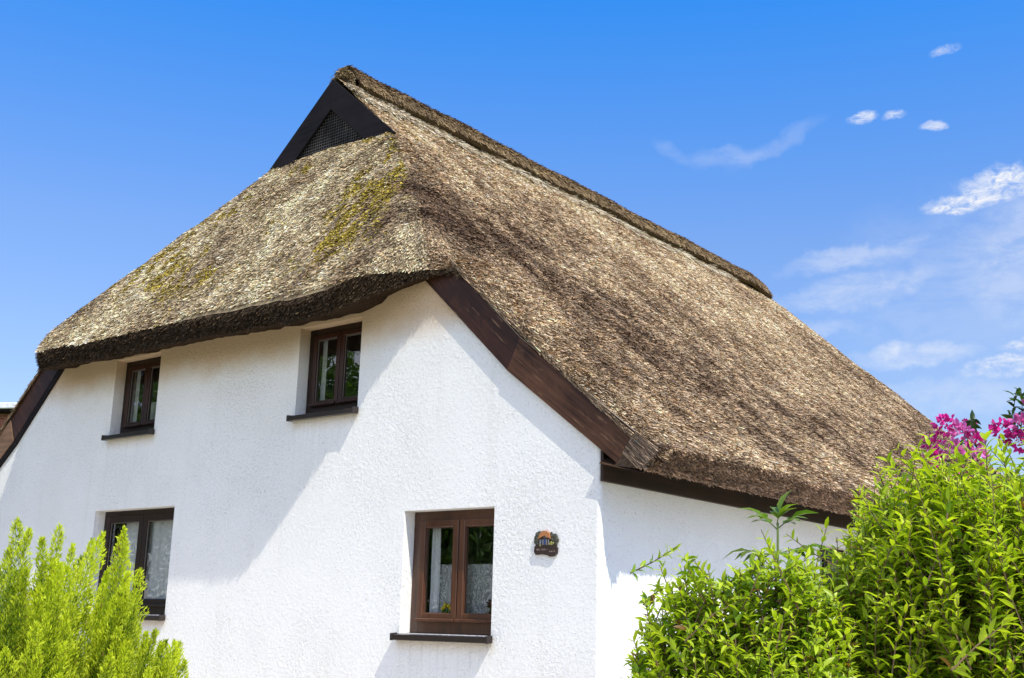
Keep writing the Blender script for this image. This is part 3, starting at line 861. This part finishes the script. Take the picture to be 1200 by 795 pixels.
mb.build('stem', GRN, tul)
for k in range(7):
    a = k * 0.9; r = 0.035 + 0.02 * (k % 3); mb = MB()
    c = (r * math.cos(a), 0.3 * r * math.sin(a), 0.10 + 0.012 * (k % 4))
    for q in range(5):
        b_ = q * 2 * math.pi / 5
        mb.ball((c[0] + 0.007 * math.cos(b_), c[1] + 0.007 * math.sin(b_), c[2]), 0.009, 6, 5, (0.8, 0.8, 2.0))
    mb.build('blossom', YEL, tul, True)
hp = empty('potted_plant', (OPEN['right'][1] - 0.185, DEP + 0.115, tz))
tag(hp, 'dark red leafed pot plant at the right of the window nearest the house plaque', 'plant')
mb = MB(); mb.tube([(0, 0, 0), (0, 0, 0.06)], [0.04, 0.05], 12); mb.build('pot', m_plain('clay_pot', (0.25, 0.10, 0.06)), hp)
N = 46; a = rng.uniform(0, 6.28, N)
p = np.stack([0.02 * np.cos(a), 0.012 * np.sin(a), rng.uniform(0.05, 0.15, N)], -1)
d = norm(np.stack([np.cos(a), 0.4 * np.sin(a), rng.uniform(0.1, 1.2, N)], -1))
v, f = leaf_arrays(p, d, np.tile([[0, -.4, 1.]], (N, 1)), rng.uniform(.05, .08, N), rng.uniform(.03, .045, N))
mesh_obj('foliage', v, f, LEAF, hp, cols=np.repeat(np.array([[.11, .03, .025]]) * rng.uniform(.6, 1.5, (N, 1)), NLV, 0))

# ---- house plaque ---------------------------------------------------------------
pq = empty('house_plaque', (-0.515, 0, 0.51 + Z0))
pq.scale = (1, 0.55, 1)
tag(pq, 'small ceramic plaque of a little house between trees hung on the white wall', 'plaque')
CL_DARK = m_plain('glazed_dark_brown', (0.035, 0.018, 0.015), 0.25, 0.6, 0.35, 60)
CL_TREE = m_plain('glazed_grey_green', (0.055, 0.055, 0.035), 0.3, 0.6, 0.6, 90)
CL_ROOF = m_plain('glazed_orange', (0.42, 0.17, 0.065), 0.35, 0.4, 0.2, 60)
CL_WHITE = m_plain('glazed_cream', (0.24, 0.23, 0.21), 0.4, 0.3)
CL_BLUE = m_plain('glazed_blue', (0.03, 0.05, 0.16), 0.3, 0.6)
CL_TEXT = m_plain('pale_relief_lettering', (0.30, 0.21, 0.17), 0.4, 0.4)
CL_YEL = m_plain('glazed_yellow_green', (0.30, 0.28, 0.07), 0.3, 0.5, 0.5, 120)
mb = MB()
prof_b = [(-0.115, -0.012), (-0.118, -0.055), (-0.10, -0.078), (-0.04, -0.074), (0.01, -0.080), (0.045, -0.094), (0.085, -0.090), (0.113, -0.068), (0.116, -0.030), (0.10, -0.006), (0.0, 0.006), (-0.09, 0.006)]
prism_xz(mb, prof_b, -0.034, -0.003)
mb.build('banner', CL_DARK, pq)
mb = MB()
for cx, cz, r in ((-0.095, 0.055, .030), (-0.085, 0.078, .030), (-0.100, 0.028, .026), (-0.07, 0.092, 0.022), (-0.09, 0.01, 0.02)): mb.ball((cx, -0.020, cz), r, 10, 7, (1, 0.6, 1))
mb.build('tree', CL_TREE, pq, True)
mb = MB()
for cx, cz, r in ((0.085, 0.060, .030), (0.070, 0.035, .028), (0.098, 0.035, .028), (0.055, 0.062, 0.024), (0.093, 0.012, .022), (0.05, 0.09, 0.014)): mb.ball((cx, -0.020, cz), r, 10, 7, (1, 0.6, 1))
mb.build('tree', CL_TREE, pq, True)
mb = MB(); mb.box(-0.062, 0.040, -0.040, -0.004, -0.004, 0.058, 0.004); mb.build('house_front', CL_DARK, pq)
mb = MB(); prism_xz(mb, [(-0.075, 0.048), (-0.012, 0.075), (0.052, 0.046), (0.034, 0.090), (0.008, 0.112), (-0.035, 0.112), (-0.06, 0.088)], -0.048, -0.004); mb.build('house_roof', CL_ROOF, pq)
for a, b in ((-0.058, -0.046), (-0.030, -0.020), (0.006, 0.014), (0.026, 0.036)):
    mb = MB(); mb.box(a, b, -0.044, -0.041, 0.0, 0.042, 0.001); mb.build('house_post', CL_WHITE, pq)
mb = MB(); mb.box(-0.017, 0.003, -0.046, -0.041, 0.002, 0.044, 0.001); mb.box(-0.043, -0.033, -0.045, -0.041, 0.012, 0.036, 0.001); mb.build('house_door', CL_BLUE, pq)
for cx, cz in ((0.045, 0.008), (0.062, 0.004), (0.054, 0.018), (-0.055, -0.002), (0.075, 0.012)):
    mb = MB(); mb.ball((cx, -0.036, cz), 0.010, 8, 5); mb.build('flower', CL_YEL, pq, True)
mb = MB(); r_ = random.Random(3)
xx = -0.088
while xx < 0.098:                       # raised script across the banner, too small to read
    zc = -0.036 - (0.016 if xx > 0.02 else 0.0)
    if r_.random() < 0.84:
        h = r_.choice((0.008, 0.010, 0.015))
        mb.tube([(xx - .002, -0.0355, zc - h * .5), (xx, -0.0365, zc + h * .5), (xx + .004, -0.0365, zc), (xx + .006, -0.0355, zc - h * .45)], [0.0013] * 4, 5)
    xx += 0.0105
mb.build('lettering', CL_TEXT, pq)

# ------------------------------------------------------------------ plants
def shrub(name, base, label, cat, shoots, leafL, leafW, col_lo, col_hi, gap=0.035, seed=1, tipgain=1.3, ang=0.75, group=None):
    """shoots: list of (foot xyz, top xyz) in local coords; leaves in opposite pairs along each shoot"""
    r = np.random.default_rng(seed)
    root = empty(name, base); tag(root, label, cat, group)
    tubes = MB(); Pp = []; Dd = []; Uu = []; Ll = []; Ww = []; Cc = []
    for (a, b, r0) in shoots:
        a = np.array(a); b = np.array(b); ax = b - a; Ln = np.linalg.norm(ax); ax = ax / Ln
        bend = r.normal(0, 0.05 * Ln, 3)
        tubes.tube([tuple(a), tuple((a + b) / 2 + bend * 0.6), tuple(b)], [r0, r0 * 0.7, 0.0015], 4, cap=False)
        n = max(3, int(Ln / gap))
        t_ = (np.arange(n) + r.uniform(0, 0.6)) / n
        phi0 = r.uniform(0, 6.28)
        e1 = norm(np.cross(ax, [0.3, 0.2, 1.0]) + 1e-6); e2 = np.cross(ax, e1)
        hue = r.uniform(0, 1)
        for k in range(n):
            c_ = a + ax * Ln * t_[k] + bend * 0.6 * 4 * t_[k] * (1 - t_[k])
            for q in (0, 1):
                if r.uniform() < 0.07: continue
                ph = phi0 + (k % 2) * 1.5708 + q * 3.1416 + r.normal(0, .35)
                rad = e1 * math.cos(ph) + e2 * math.sin(ph)
                op = ang + (1 - t_[k]) * 0.35 + r.normal(0, .2)
                d_ = ax * math.cos(op) + rad * math.sin(op)
                d_ = d_ + np.array([0, 0, -0.12]); d_ /= np.linalg.norm(d_)
                Pp.append(c_); Dd.append(d_); Uu.append(ax + np.array([0, 0, 0.6]) + r.normal(0, .25, 3))
                sz = (0.55 if t_[k] > 0.93 else 1.0) * r.uniform(0.7, 1.15)
                Ll.append(leafL * sz); Ww.append(leafW * sz * r.uniform(.85, 1.15))
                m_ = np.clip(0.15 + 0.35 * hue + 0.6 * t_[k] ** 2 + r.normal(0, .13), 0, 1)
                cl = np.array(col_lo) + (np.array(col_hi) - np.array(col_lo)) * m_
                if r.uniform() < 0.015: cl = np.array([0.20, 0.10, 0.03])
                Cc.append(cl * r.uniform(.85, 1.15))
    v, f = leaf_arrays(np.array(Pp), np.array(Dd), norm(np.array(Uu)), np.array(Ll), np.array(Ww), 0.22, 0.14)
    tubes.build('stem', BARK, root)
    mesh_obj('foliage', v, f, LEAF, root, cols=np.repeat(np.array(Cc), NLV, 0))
    return root

def dome_shoots(n, rad, height, zlow, length, seed, upright=0.6, power=2.2, wob=0.12, inner=0.4, drop=0.62, stray=0.03):
    """shoots ending on an uneven dome, plus inner ones"""
    r = np.random.default_rng(seed); out = []
    for k in range(n):
        while True:
            q = r.uniform(-1, 1, 2)
            if q @ q < 1: break
        rr = math.hypot(*q)
        if r.uniform() > inner: q = q / max(rr, 1e-3) * (rr ** 0.55); rr = math.hypot(*q)
        lump = 1 + wob * (math.sin(q[0] * 5 + seed) + math.sin(q[1] * 6 + 2 * seed)) * 0.7
        ztop = height * lump * (1 - drop * rr ** power) - abs(r.normal(0, 0.10))
        if r.uniform() < stray: ztop += r.uniform(.06, .24)
        elif r.uniform() < 0.55: ztop = zlow + (ztop - zlow) * r.uniform(0.15, 1.0)
        tip = np.array([q[0] * rad * (1 + r.normal(0, .04)), q[1] * rad, ztop])
        Ln = length * r.uniform(0.6, 1.25)
        out_d = np.array([q[0], q[1], 0]) / max(rr, .2)
        d_ = np.array([0, 0, 1.0]) * upright + out_d * (1 - upright) * rr + r.normal(0, .22, 3)
        d_ /= np.linalg.norm(d_)
        foot = tip - d_ * Ln
        out.append((foot, tip, 0.004))
    for k in range(9):                      # main stems from the ground
        a = r.uniform(0, 6.28); q = r.uniform(0.2, 0.75)
        out.append((np.array([0.1 * math.cos(a), 0.1 * math.sin(a), 0.0]), np.array([q * rad * math.cos(a), q * rad * math.sin(a), height * 0.75]), 0.012))
    return out

LO = (0.125, 0.265, 0.018); HI = (0.64, 0.72, 0.038)
shrub('round_shrub', (2.83, -2.89, 0), 'rounded bright green shrub in front of the white side wall, left of the taller shrub', 'shrub',
      dome_shoots(2900, 0.74, 1.99, 0.7, 0.30, 5, 0.5), 0.060, 0.022, (0.095, 0.235, 0.015), (0.58, 0.68, 0.035), 0.026, 5)
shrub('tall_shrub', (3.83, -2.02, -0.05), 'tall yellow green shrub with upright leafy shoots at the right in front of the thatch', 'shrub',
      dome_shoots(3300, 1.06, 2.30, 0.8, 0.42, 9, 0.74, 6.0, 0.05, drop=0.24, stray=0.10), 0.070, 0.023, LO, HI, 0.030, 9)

# elder sapling: compound leaves, each leaf its own part
el = empty('elder_sapling', (2.80, -2.66, -0.03))
tag(el, 'lone sapling shoot with drooping compound leaves rising above the rounded shrub', 'sapling')
mb = MB(); mb.tube([(0, 0, 0), (0.02, 0.01, 1.0), (0.0, 0.0, 1.75), (0.01, 0.0, 2.13)], [0.014, 0.011, 0.008, 0.005], 8)
mb.build('stem', m_plain('green_stem', (0.14, 0.20, 0.05), 0.5), el)
rr = np.random.default_rng(77)
cam_r = np.array([0.79, 0.62, 0])       # the way the leaves spread
def compound(base, direc, L, tone):
    direc = np.array(direc, float); direc /= np.linalg.norm(direc)
    P2 = []; D2 = []; U2 = []; L2 = []; W2 = []
    side = np.cross(direc, [0, 0, 1]); side /= np.linalg.norm(side)
    for k, tt in enumerate((0.42, 0.70)):
        for s_ in (-1, 1):
            P2.append(np.array(base) + direc * L * tt); D2.append(direc * 0.75 + side * s_ * 0.65 + np.array([0, 0, -0.25])); L2.append(0.115); W2.append(0.048)
    P2.append(np.array(base) + direc * L * 0.9); D2.append(direc + np.array([0, 0, -0.3])); L2.append(0.13); W2.append(0.055)
    U2 = np.tile([[0, 0, 1.0]], (5, 1)) + rr.normal(0, .15, (5, 3))
    v, f = leaf_arrays(np.array(P2), norm(np.array(D2)), norm(U2), np.array(L2), np.array(W2), 0.18, 0.22)
    m2 = MB(); m2.tube([tuple(base), tuple(np.array(base) + direc * L * 0.92)], [0.003, 0.0015], 4)
    nv_ = len(m2.v); vv = np.concatenate([np.array([tuple(q) for q in m2.v]), v])
    tri = []
    for q in m2.f:
        q = list(q)
        for z_ in range(1, len(q) - 1): tri.append([q[0], q[z_], q[z_ + 1]])
    ff = np.concatenate([np.array(tri), f + nv_])
    cc = np.concatenate([np.tile([[.16, .22, .05]], (nv_, 1)), np.repeat(np.array([tone]) * rr.uniform(.8, 1.2, (5, 1)), NLV, 0)])
    mesh_obj('leaf', vv, ff, LEAF, el, cols=cc)
for (zb, dr, L, tone) in ((1.98, (-cam_r[0], -cam_r[1], 0.16), 0.15, (.20, .28, .05)), (1.99, (cam_r[0], cam_r[1], .28), 0.15, (.12, .22, .03)),
                          (2.10, (-0.5, -0.45, .62), 0.09, (.14, .24, .03)), (2.12, (0.12, 0.25, 1.0), 0.07, (.18, .27, .03)), (2.10, (.55, .40, .55), 0.09, (.13, .23, .03)),
                          (1.84, (-.7, -.5, .05), 0.12, (.06, .14, .02)), (1.84, (.72, .5, .12), 0.13, (.07, .15, .02)), (1.98, (0.3, -.7, .1), 0.11, (.2, .28, .06))):
    compound((0.005, 0, zb), dr, L, tone)

# rhododendron behind: dark leaves and magenta clusters
def blossom_cluster(c, r, parent, tone):
    r *= 0.85; N = int(46 * (r / 0.07))
    d_ = norm(rng.normal(0, 1, (N, 3)) + np.array([0, 0, .25])); p = d_ * r * rng.uniform(.35, .8, (N, 1))
    v, f = leaf_arrays(p, norm(d_ + rng.normal(0, .45, (N, 3))), norm(rng.normal(0, 1, (N, 3))), rng.uniform(.028, .048, N), rng.uniform(.026, .04, N), 0.3, -0.1)
    cl = np.array([tone]) * rng.uniform(.65, 1.4, (N, 1))
    cl[rng.uniform(0, 1, N) < 0.12] = np.array([.75, .42, .62])
    o = mesh_obj('flower_cluster', v, f, PETAL, parent, cols=np.clip(np.repeat(cl, NLV, 0), 0, .8))
    o.location = c
def rhodo(name, base, label, n, rad, h, clusters, seed):
    root = shrub(name, base, label, 'flowering shrub', dome_shoots(n, rad, h, h * 0.35, 0.30, seed, 0.55, 2.4, 0.08), 0.075, 0.030, (0.012, 0.035, 0.008), (0.05, 0.11, 0.022), 0.032, seed)
    for c, r_, tone in clusters: blossom_cluster(c, r_, root, tone)
MG = (0.66, 0.028, 0.30); PK = (0.72, 0.16, 0.46)
rb = np.array([3.00, -0.50, 0])
cl1 = [((-0.05, -.18, 2.83), .085, MG), ((0.04, -.20, 2.78), .08, PK), ((-0.14, -.16, 2.74), .07, MG), ((-0.12, -.22, 2.64), .08, MG), ((0.02, -.26, 2.66), .08, PK),
       ((0.13, -.22, 2.62), .08, PK), ((0.24, -.12, 2.80), .07, MG), ((0.05, -.28, 2.52), .07, MG), ((0.10, -.15, 2.72), .07, MG), ((-.02, .10, 2.85), .07, MG)]
rhodo('rhododendron', tuple(rb), 'lower dark leaved bush with magenta blossoms peeping over the tall shrub beside the thatch', 190, 0.42, 2.84, cl1, 15)
rb2 = (3.48, -0.42, -0.12)
cl2 = [((-0.15, -.20, 2.84), .09, MG), ((-0.12, -.22, 2.92), .085, PK), ((-0.02, -.20, 3.00), .09, MG), ((0.06, -.18, 3.12), .085, PK), ((-0.01, -.1, 3.20), .075, PK),
       ((0.12, -.2, 3.02), .085, MG), ((0.18, -.15, 3.20), .085, PK), ((0.26, -.18, 3.08), .085, MG), ((0.10, -.26, 2.90), .07, PK), ((0.3, -.1, 3.24), .08, PK), ((-.08, -.1, 3.06), .06, PK)]
rhodo('rhododendron', rb2, 'higher dark leaved bush with pink magenta blossoms at the right edge against the sky', 240, 0.46, 3.20, cl2, 17)

# golden conifer at the left
con = empty('golden_conifer', (1.25, -5.42, 0))
tag(con, 'golden green feathery conifer at the lower left in front of the wide window', 'conifer')
mb = MB(); mb.tube([(0, 0, 0), (0.01, 0, 0.8), (0, 0.01, 1.5)], [0.06, 0.045, 0.015], 8); mb.build('trunk', BARK, con)
r = np.random.default_rng(21)
Pp = []; Dd = []; LL = []; WW = []; CC = []; UU = []
tips = []
for k in range(430):
    while True:
        q = r.uniform(-1, 1, 2)
        if q @ q < 1: break
    rr_ = math.hypot(*q); q = q / max(rr_, 1e-3) * rr_ ** 0.6; rr_ = math.hypot(*q)
    zt = 1.81 - 0.56 * rr_ ** 2.4 + r.normal(0, .085)
    if r.uniform() < 0.45: zt -= abs(r.normal(0, .55)) * (0.5 + rr_)
    tips.append((q * 0.60, max(zt, .5), rr_))
for q, zt, rr_ in tips:
    Ln = r.uniform(.26, .50); R_ = r.uniform(.040, .068)
    tip = np.array([q[0], q[1], zt]); ax = norm(np.array([q[0] * 0.35, q[1] * 0.35, 1.0]) + r.normal(0, .07, 3))
    n = int(1700 * Ln / .5)
    t_ = r.uniform(0, 1, n)                      # 0 at the tip
    prof_r = R_ * np.minimum(1, (t_ / .45) ** 0.75) * (0.75 + 0.25 * np.sin(t_ * 17 + r.uniform(0, 6)))
    ph = r.uniform(0, 6.28, n); rad_u = r.uniform(0, 1, n) ** 0.5
    rad = np.stack([np.cos(ph), np.sin(ph), np.zeros(n)], -1)
    p = tip - ax * (t_ * Ln)[:, None] + rad * (prof_r * rad_u)[:, None]
    d_ = norm(ax * r.uniform(.55, 1.2, (n, 1)) + rad * r.uniform(.15, .75, (n, 1)) + r.normal(0, .22, (n, 3)))
    Pp.append(p); Dd.append(d_); UU.append(norm(r.normal(0, 1, (n, 3))))
    LL.append(r.uniform(.009, .022, n)); WW.append(r.uniform(.0030, .0056, n))
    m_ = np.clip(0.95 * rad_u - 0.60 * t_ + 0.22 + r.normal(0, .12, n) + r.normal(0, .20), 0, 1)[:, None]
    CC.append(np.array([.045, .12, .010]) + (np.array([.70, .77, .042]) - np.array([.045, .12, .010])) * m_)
bz = r.uniform(0, 1, sum(len(q) for q in CC)) < 0.012
CC = [np.where(bz[:, None], np.array([[.28, .15, .05]]), np.concatenate(CC))]
p = np.concatenate(Pp); d_ = np.concatenate(Dd); u_ = np.concatenate(UU); L = np.concatenate(LL)[:, None]; Wd = np.concatenate(WW)[:, None]; c_ = np.concatenate(CC)
side = norm(np.cross(d_, u_))
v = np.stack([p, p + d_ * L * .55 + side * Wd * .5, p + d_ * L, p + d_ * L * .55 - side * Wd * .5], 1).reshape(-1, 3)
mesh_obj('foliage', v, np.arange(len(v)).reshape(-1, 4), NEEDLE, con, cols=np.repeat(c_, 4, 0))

# ------------------------------------------------------------------ neighbour
nb = empty('neighbour_house', (-25.2, 8.2, 0), math.radians(28))
tag(nb, 'distant red brick house with white roof edge glimpsed at the far left', 'house')
mb = MB(); mb.box(-7, 3.5, -3, 5, 0, 6.27); mb.build('wall', m_brick(), nb)
mb = MB(); mb.box(-7.3, 3.8, -3.3, 5.3, 6.272, 6.33, 0.01); mb.build('gutter', WOOD_BLACK, nb)
mb = MB(); mb.box(-7.35, 3.85, -3.35, 5.35, 6.333, 6.48, 0.02); mb.build('roof_edge', m_plain('white_roof_edge', (0.75, 0.76, 0.78)), nb)

# trees across the garden (they are what the panes mirror)
def garden_tree(loc, h, rad, seed, label):
    r = np.random.default_rng(seed)
    root = empty('garden_tree', loc); tag(root, label, 'tree', 'trees across the garden, mirrored in the panes')
    mb = MB(); mb.tube([(0, 0, 0), (.1, .05, h * .3), (0, .1, h * .6), (.1, 0, h * .9)], [.22, .17, .11, .03], 8)
    for k in range(7):
        a = r.uniform(0, 6.28); z = h * r.uniform(.3, .7)
        mb.tube([(0.05, 0.05, z), (rad * .6 * math.cos(a), rad * .6 * math.sin(a), z + h * .15)], [.07, .015], 6)
    mb.build('trunk', BARK, root)
    N = 17000; cl = r.normal(0, 1, (90, 3)); cl = norm(cl) * r.uniform(.25, 1, (90, 1)); k = r.integers(0, 90, N)
    p = (cl[k] + r.normal(0, .16, (N, 3))) * np.array([rad, rad, h * .40]) + np.array([0, 0, h * .56])
    v, f = leaf_arrays(p, norm(r.normal(0, 1, (N, 3))), norm(r.normal(0, 1, (N, 3))), r.uniform(.10, .20, N), r.uniform(.07, .13, N))
    tone = np.array([[.085, .15, .025]]) * np.exp(r.normal(0, .35, (N, 1))) * (0.6 + 0.8 * (cl[k][:, 2:3] * .5 + .5))
    mesh_obj('crown', v, f, LEAF, root, cols=np.repeat(tone, NLV, 0))
garden_tree((-10.8, -10.8, 0), 6.6, 2.5, 1, 'broad leafy garden tree standing across the lawn from the gable')
garden_tree((-15.6, -9.8, 0), 9.0, 2.8, 2, 'taller leafy garden tree across the lawn, farther from the camera')
garden_tree((-21.5, -9.0, 0), 9.6, 3.0, 3, 'tallest leafy tree at the far end of the lawn')

# ------------------------------------------------------------------ ground
G = MB(); G.add([(-400, -400, 0), (400, -400, 0), (400, 400, 0), (-400, 400, 0)], [(0, 1, 2, 3)])
g = G.build('ground', m_ground('lawn', (0.06, 0.10, 0.025), (0.15, 0.19, 0.06), 9)); tag(g, kind='structure')
G = MB(); G.add([(-12, -7.6, .004), (7.5, -7.6, .004), (7.5, 14, .004), (-12, 14, .004)], [(0, 1, 2, 3)])  # pale gravel out of view, added to bounce sunlight onto the walls
g = G.build('bounce_paving', m_ground('bounce_gravel', (0.50, 0.43, 0.34), (0.70, 0.62, 0.51), 22)); tag(g, kind='structure')

# ------------------------------------------------------------------ sky + sun
to_sun = Vector((0.66, -0.215, 1.0)).normalized()
el_s = math.asin(to_sun.z); rot_s = math.atan2(to_sun.x, to_sun.y)
world = bpy.data.worlds.new('World'); SC.world = world; world.use_nodes = True
n = NT(world.node_tree); bg = world.node_tree.nodes['Background']
sky = n.new('ShaderNodeTexSky', sky_type='NISHITA'); sky.sun_disc = False
sky.sun_elevation = el_s; sky.sun_rotation = rot_s; sky.altitude = 0; sky.air_density = 1.0; sky.dust_density = 0.6; sky.ozone_density = 1.6
SKY = 0.15
dirv = n.new('ShaderNodeTexCoord').outputs['Generated']
sepd = n.new('ShaderNodeSeparateXYZ'); n.l.new(dirv, sepd.inputs[0])
skyc = n.mix(1.0, sky.outputs[0], n.ramp(sepd.outputs['Z'], [(0.12, (1.02, 0.98, 1.08)), (0.31, (0.86, 1.06, 1.40)), (0.52, (0.17, 1.08, 2.0))]), 'MULTIPLY')
hs = n.new('ShaderNodeHueSaturation'); n.put(hs, 'Saturation', 1.0); n.put(hs, 'Value', 1.0); n.l.new(skyc, hs.inputs['Color'])
colr = hs.outputs[0]
def vm(op, a, b):
    q = n.new('ShaderNodeVectorMath', operation=op); n.put(q, 0, a)
    if b is not None: n.put(q, 1, b)
    return q
wn = n.new('ShaderNodeTexNoise'); n.put(wn, 'Vector', dirv); n.put(wn, 'Scale', 26.0); n.put(wn, 'Detail', 5.0); n.put(wn, 'Roughness', 0.6)
warp = vm('SUBTRACT', wn.outputs['Color'], (0.5, 0.5, 0.5)).outputs[0]
def cloud(c, a, b, rot, amount, warp_k, soft, streak=None, white=(6.3, 6.4, 6.6, 1)):
    """soft elliptical cloud around direction c (a, b = angular half sizes, rot = tilt)"""
    global colr
    c = Vector(c).normalized(); rt = c.cross(Vector((0, 0, 1))).normalized(); up_ = rt.cross(c)
    r2 = rt * math.cos(rot) + up_ * math.sin(rot); u2 = -rt * math.sin(rot) + up_ * math.cos(rot)
    wv = vm('SCALE', warp, None); wv.inputs['Scale'].default_value = warp_k
    dv = vm('ADD', dirv, wv.outputs[0]).outputs[0]
    u = n.math('DIVIDE', vm('DOT_PRODUCT', dv, tuple(r2)).outputs['Value'], a)
    v = n.math('DIVIDE', vm('DOT_PRODUCT', dv, tuple(u2)).outputs['Value'], b)
    d2 = n.math('ADD', n.math('MULTIPLY', u, u), n.math('MULTIPLY', v, v))
    f = n.maprange(d2, 1.0, 1.0 - soft, 0.0, amount)
    f = n.math('MULTIPLY', f, n.maprange(vm('DOT_PRODUCT', dirv, tuple(c)).outputs['Value'], 0.2, 0.5))
    f = n.math('MULTIPLY', f, n.maprange(RAG, 0.34, 0.62, 0.40 if soft >= 1.0 else 0.25, 1.0))
    if soft < 1.0: f = n.math('MULTIPLY', f, n.maprange(RAG2, 0.32, 0.60, 0.12, 1.0))
    if streak:
        st = n.noise(n.mapping(dirv, (6, 6, 40)), streak, 4, 0.6, 0.5)
        f = n.math('MULTIPLY', f, n.maprange(st, 0.35, 0.68))
    colr = n.mix(f, colr, white)
RAG = n.noise(n.mapping(dirv, (1, 1, 2.6)), 24.0, 7, 0.68, 0.4)
RAG2 = n.noise(n.mapping(dirv, (1, 1, 1.8)), 85.0, 6, 0.65, 0.6)
# thin veils, streaks, then little cumulus puffs on the right-hand sky
cloud((-0.27, 0.91, 0.27), 0.15, 0.09, 0.1, 0.15, 0.06, 1.0)
cloud((-0.400, 0.835, 0.389), 0.050, 0.0095, 0.42, 0.13, 0.030, 1.0)
cloud((-0.440, 0.813, 0.380), 0.040, 0.0105, 0.02, 0.16, 0.025, 1.0)
cloud((-0.475, 0.790, 0.385), 0.020, 0.0080, -0.60, 0.13, 0.02, 1.0)
cloud((-0.365, 0.885, 0.300), 0.066, 0.013, 0.10, 0.30, 0.045, 1.0)
cloud((-0.365, 0.892, 0.272), 0.080, 0.016, 0.14, 0.30, 0.045, 1.0)
cloud((-0.40, 0.885, 0.242), 0.060, 0.008, 0.10, 0.22, 0.04, 1.0)
cloud((-0.330, 0.915, 0.219), 0.060, 0.012, 0.05, 0.42, 0.035, 1.0)
cloud((-0.348, 0.912, 0.224), 0.014, 0.010, 0.05, 0.50, 0.03, 1.0)
cloud((-0.24, 0.93, 0.290), 0.062, 0.052, 0.2, 0.26, 0.06, 1.0)
cloud((-0.262, 0.940, 0.208), 0.040, 0.009, 0.1, 0.75, 0.035, 0.95)
cloud((-0.246, 0.945, 0.226), 0.028, 0.008, 0.2, 0.75, 0.03, 0.95)
cloud((-0.30, 0.93, 0.185), 0.12, 0.020, 0.05, 0.25, 0.05, 1.0)
cloud((-0.243, 0.908, 0.343), 0.040, 0.0165, -0.10, 1.15, 0.032, 0.98)
cloud((-0.277, 0.901, 0.334), 0.034, 0.0095, -0.05, 1.1, 0.028, 0.98)
cloud((-0.262, 0.905, 0.339), 0.020, 0.0080, 0.02, 0.85, 0.030, 0.9)
for c, a, b, am in (((-0.333, 0.852, 0.403), .0155, .0062, .95), ((-0.311, 0.862, 0.402), .0100, .0048, .9), ((-0.287, 0.874, 0.391), .0130, .0042, .7), ((-0.267, 0.856, 0.443), .0140, .0042, .5)):
    cloud(c, a, b, 0.12, am, 0.018, 0.98)
# unseen bright clouds added behind the camera to fill the shaded walls
cn = n.noise(n.mapping(dirv, (1, 1, 2.2)), 2.6, 6, 0.6, 0.3)
cf = n.math('MULTIPLY', n.maprange(cn, 0.40, 0.55), n.maprange(vm('DOT_PRODUCT', dirv, (0.55, -0.835, 0.0)).outputs['Value'], -0.12, 0.25))
colr = n.mix(n.math('MULTIPLY', cf, 0.9), colr, (8.7, 8.75, 9.5, 1))
n.l.new(colr, bg.inputs['Color']); bg.inputs['Strength'].default_value = SKY

sd = bpy.data.lights.new('sun', 'SUN'); sd.energy = 5.0; sd.angle = math.radians(0.35); sd.color = (1.0, 0.95, 0.80)
so = bpy.data.objects.new('sun', sd); link(so); so.rotation_euler = to_sun.to_track_quat('Z', 'Y').to_euler(); so.location = (10, -5, 20)

# ------------------------------------------------------------------ camera
yaw, pitch, roll = math.radians(-38.8692), math.radians(13.6857), math.radians(1.5425)
fwd = Vector((math.sin(yaw) * math.cos(pitch), math.cos(yaw) * math.cos(pitch), math.sin(pitch)))
right = Vector((math.cos(yaw), -math.sin(yaw), 0)); up_v = right.cross(fwd)
r2 = right * math.cos(roll) + up_v * math.sin(roll); u2 = -right * math.sin(roll) + up_v * math.cos(roll)
cd = bpy.data.cameras.new('camera'); cam = bpy.data.objects.new('camera', cd); link(cam)
M = Matrix(((r2.x, u2.x, -fwd.x), (r2.y, u2.y, -fwd.y), (r2.z, u2.z, -fwd.z))).to_4x4()
M.translation = (5.283, -7.714, 1.60)
cam.matrix_world = M
cd.sensor_width = 36.0; cd.lens = 1386.64 / 1200 * 36.0; cd.clip_start = 0.05; cd.clip_end = 2000
SC.camera = cam

SC.view_settings.view_transform = 'Standard'; SC.view_settings.look = 'None'; SC.view_settings.exposure = 0; SC.view_settings.gamma = 1
SC.render.engine = 'CYCLES'
SC.cycles.use_denoising = True
SC.cycles.max_bounces = 8; SC.cycles.transparent_max_bounces = 12
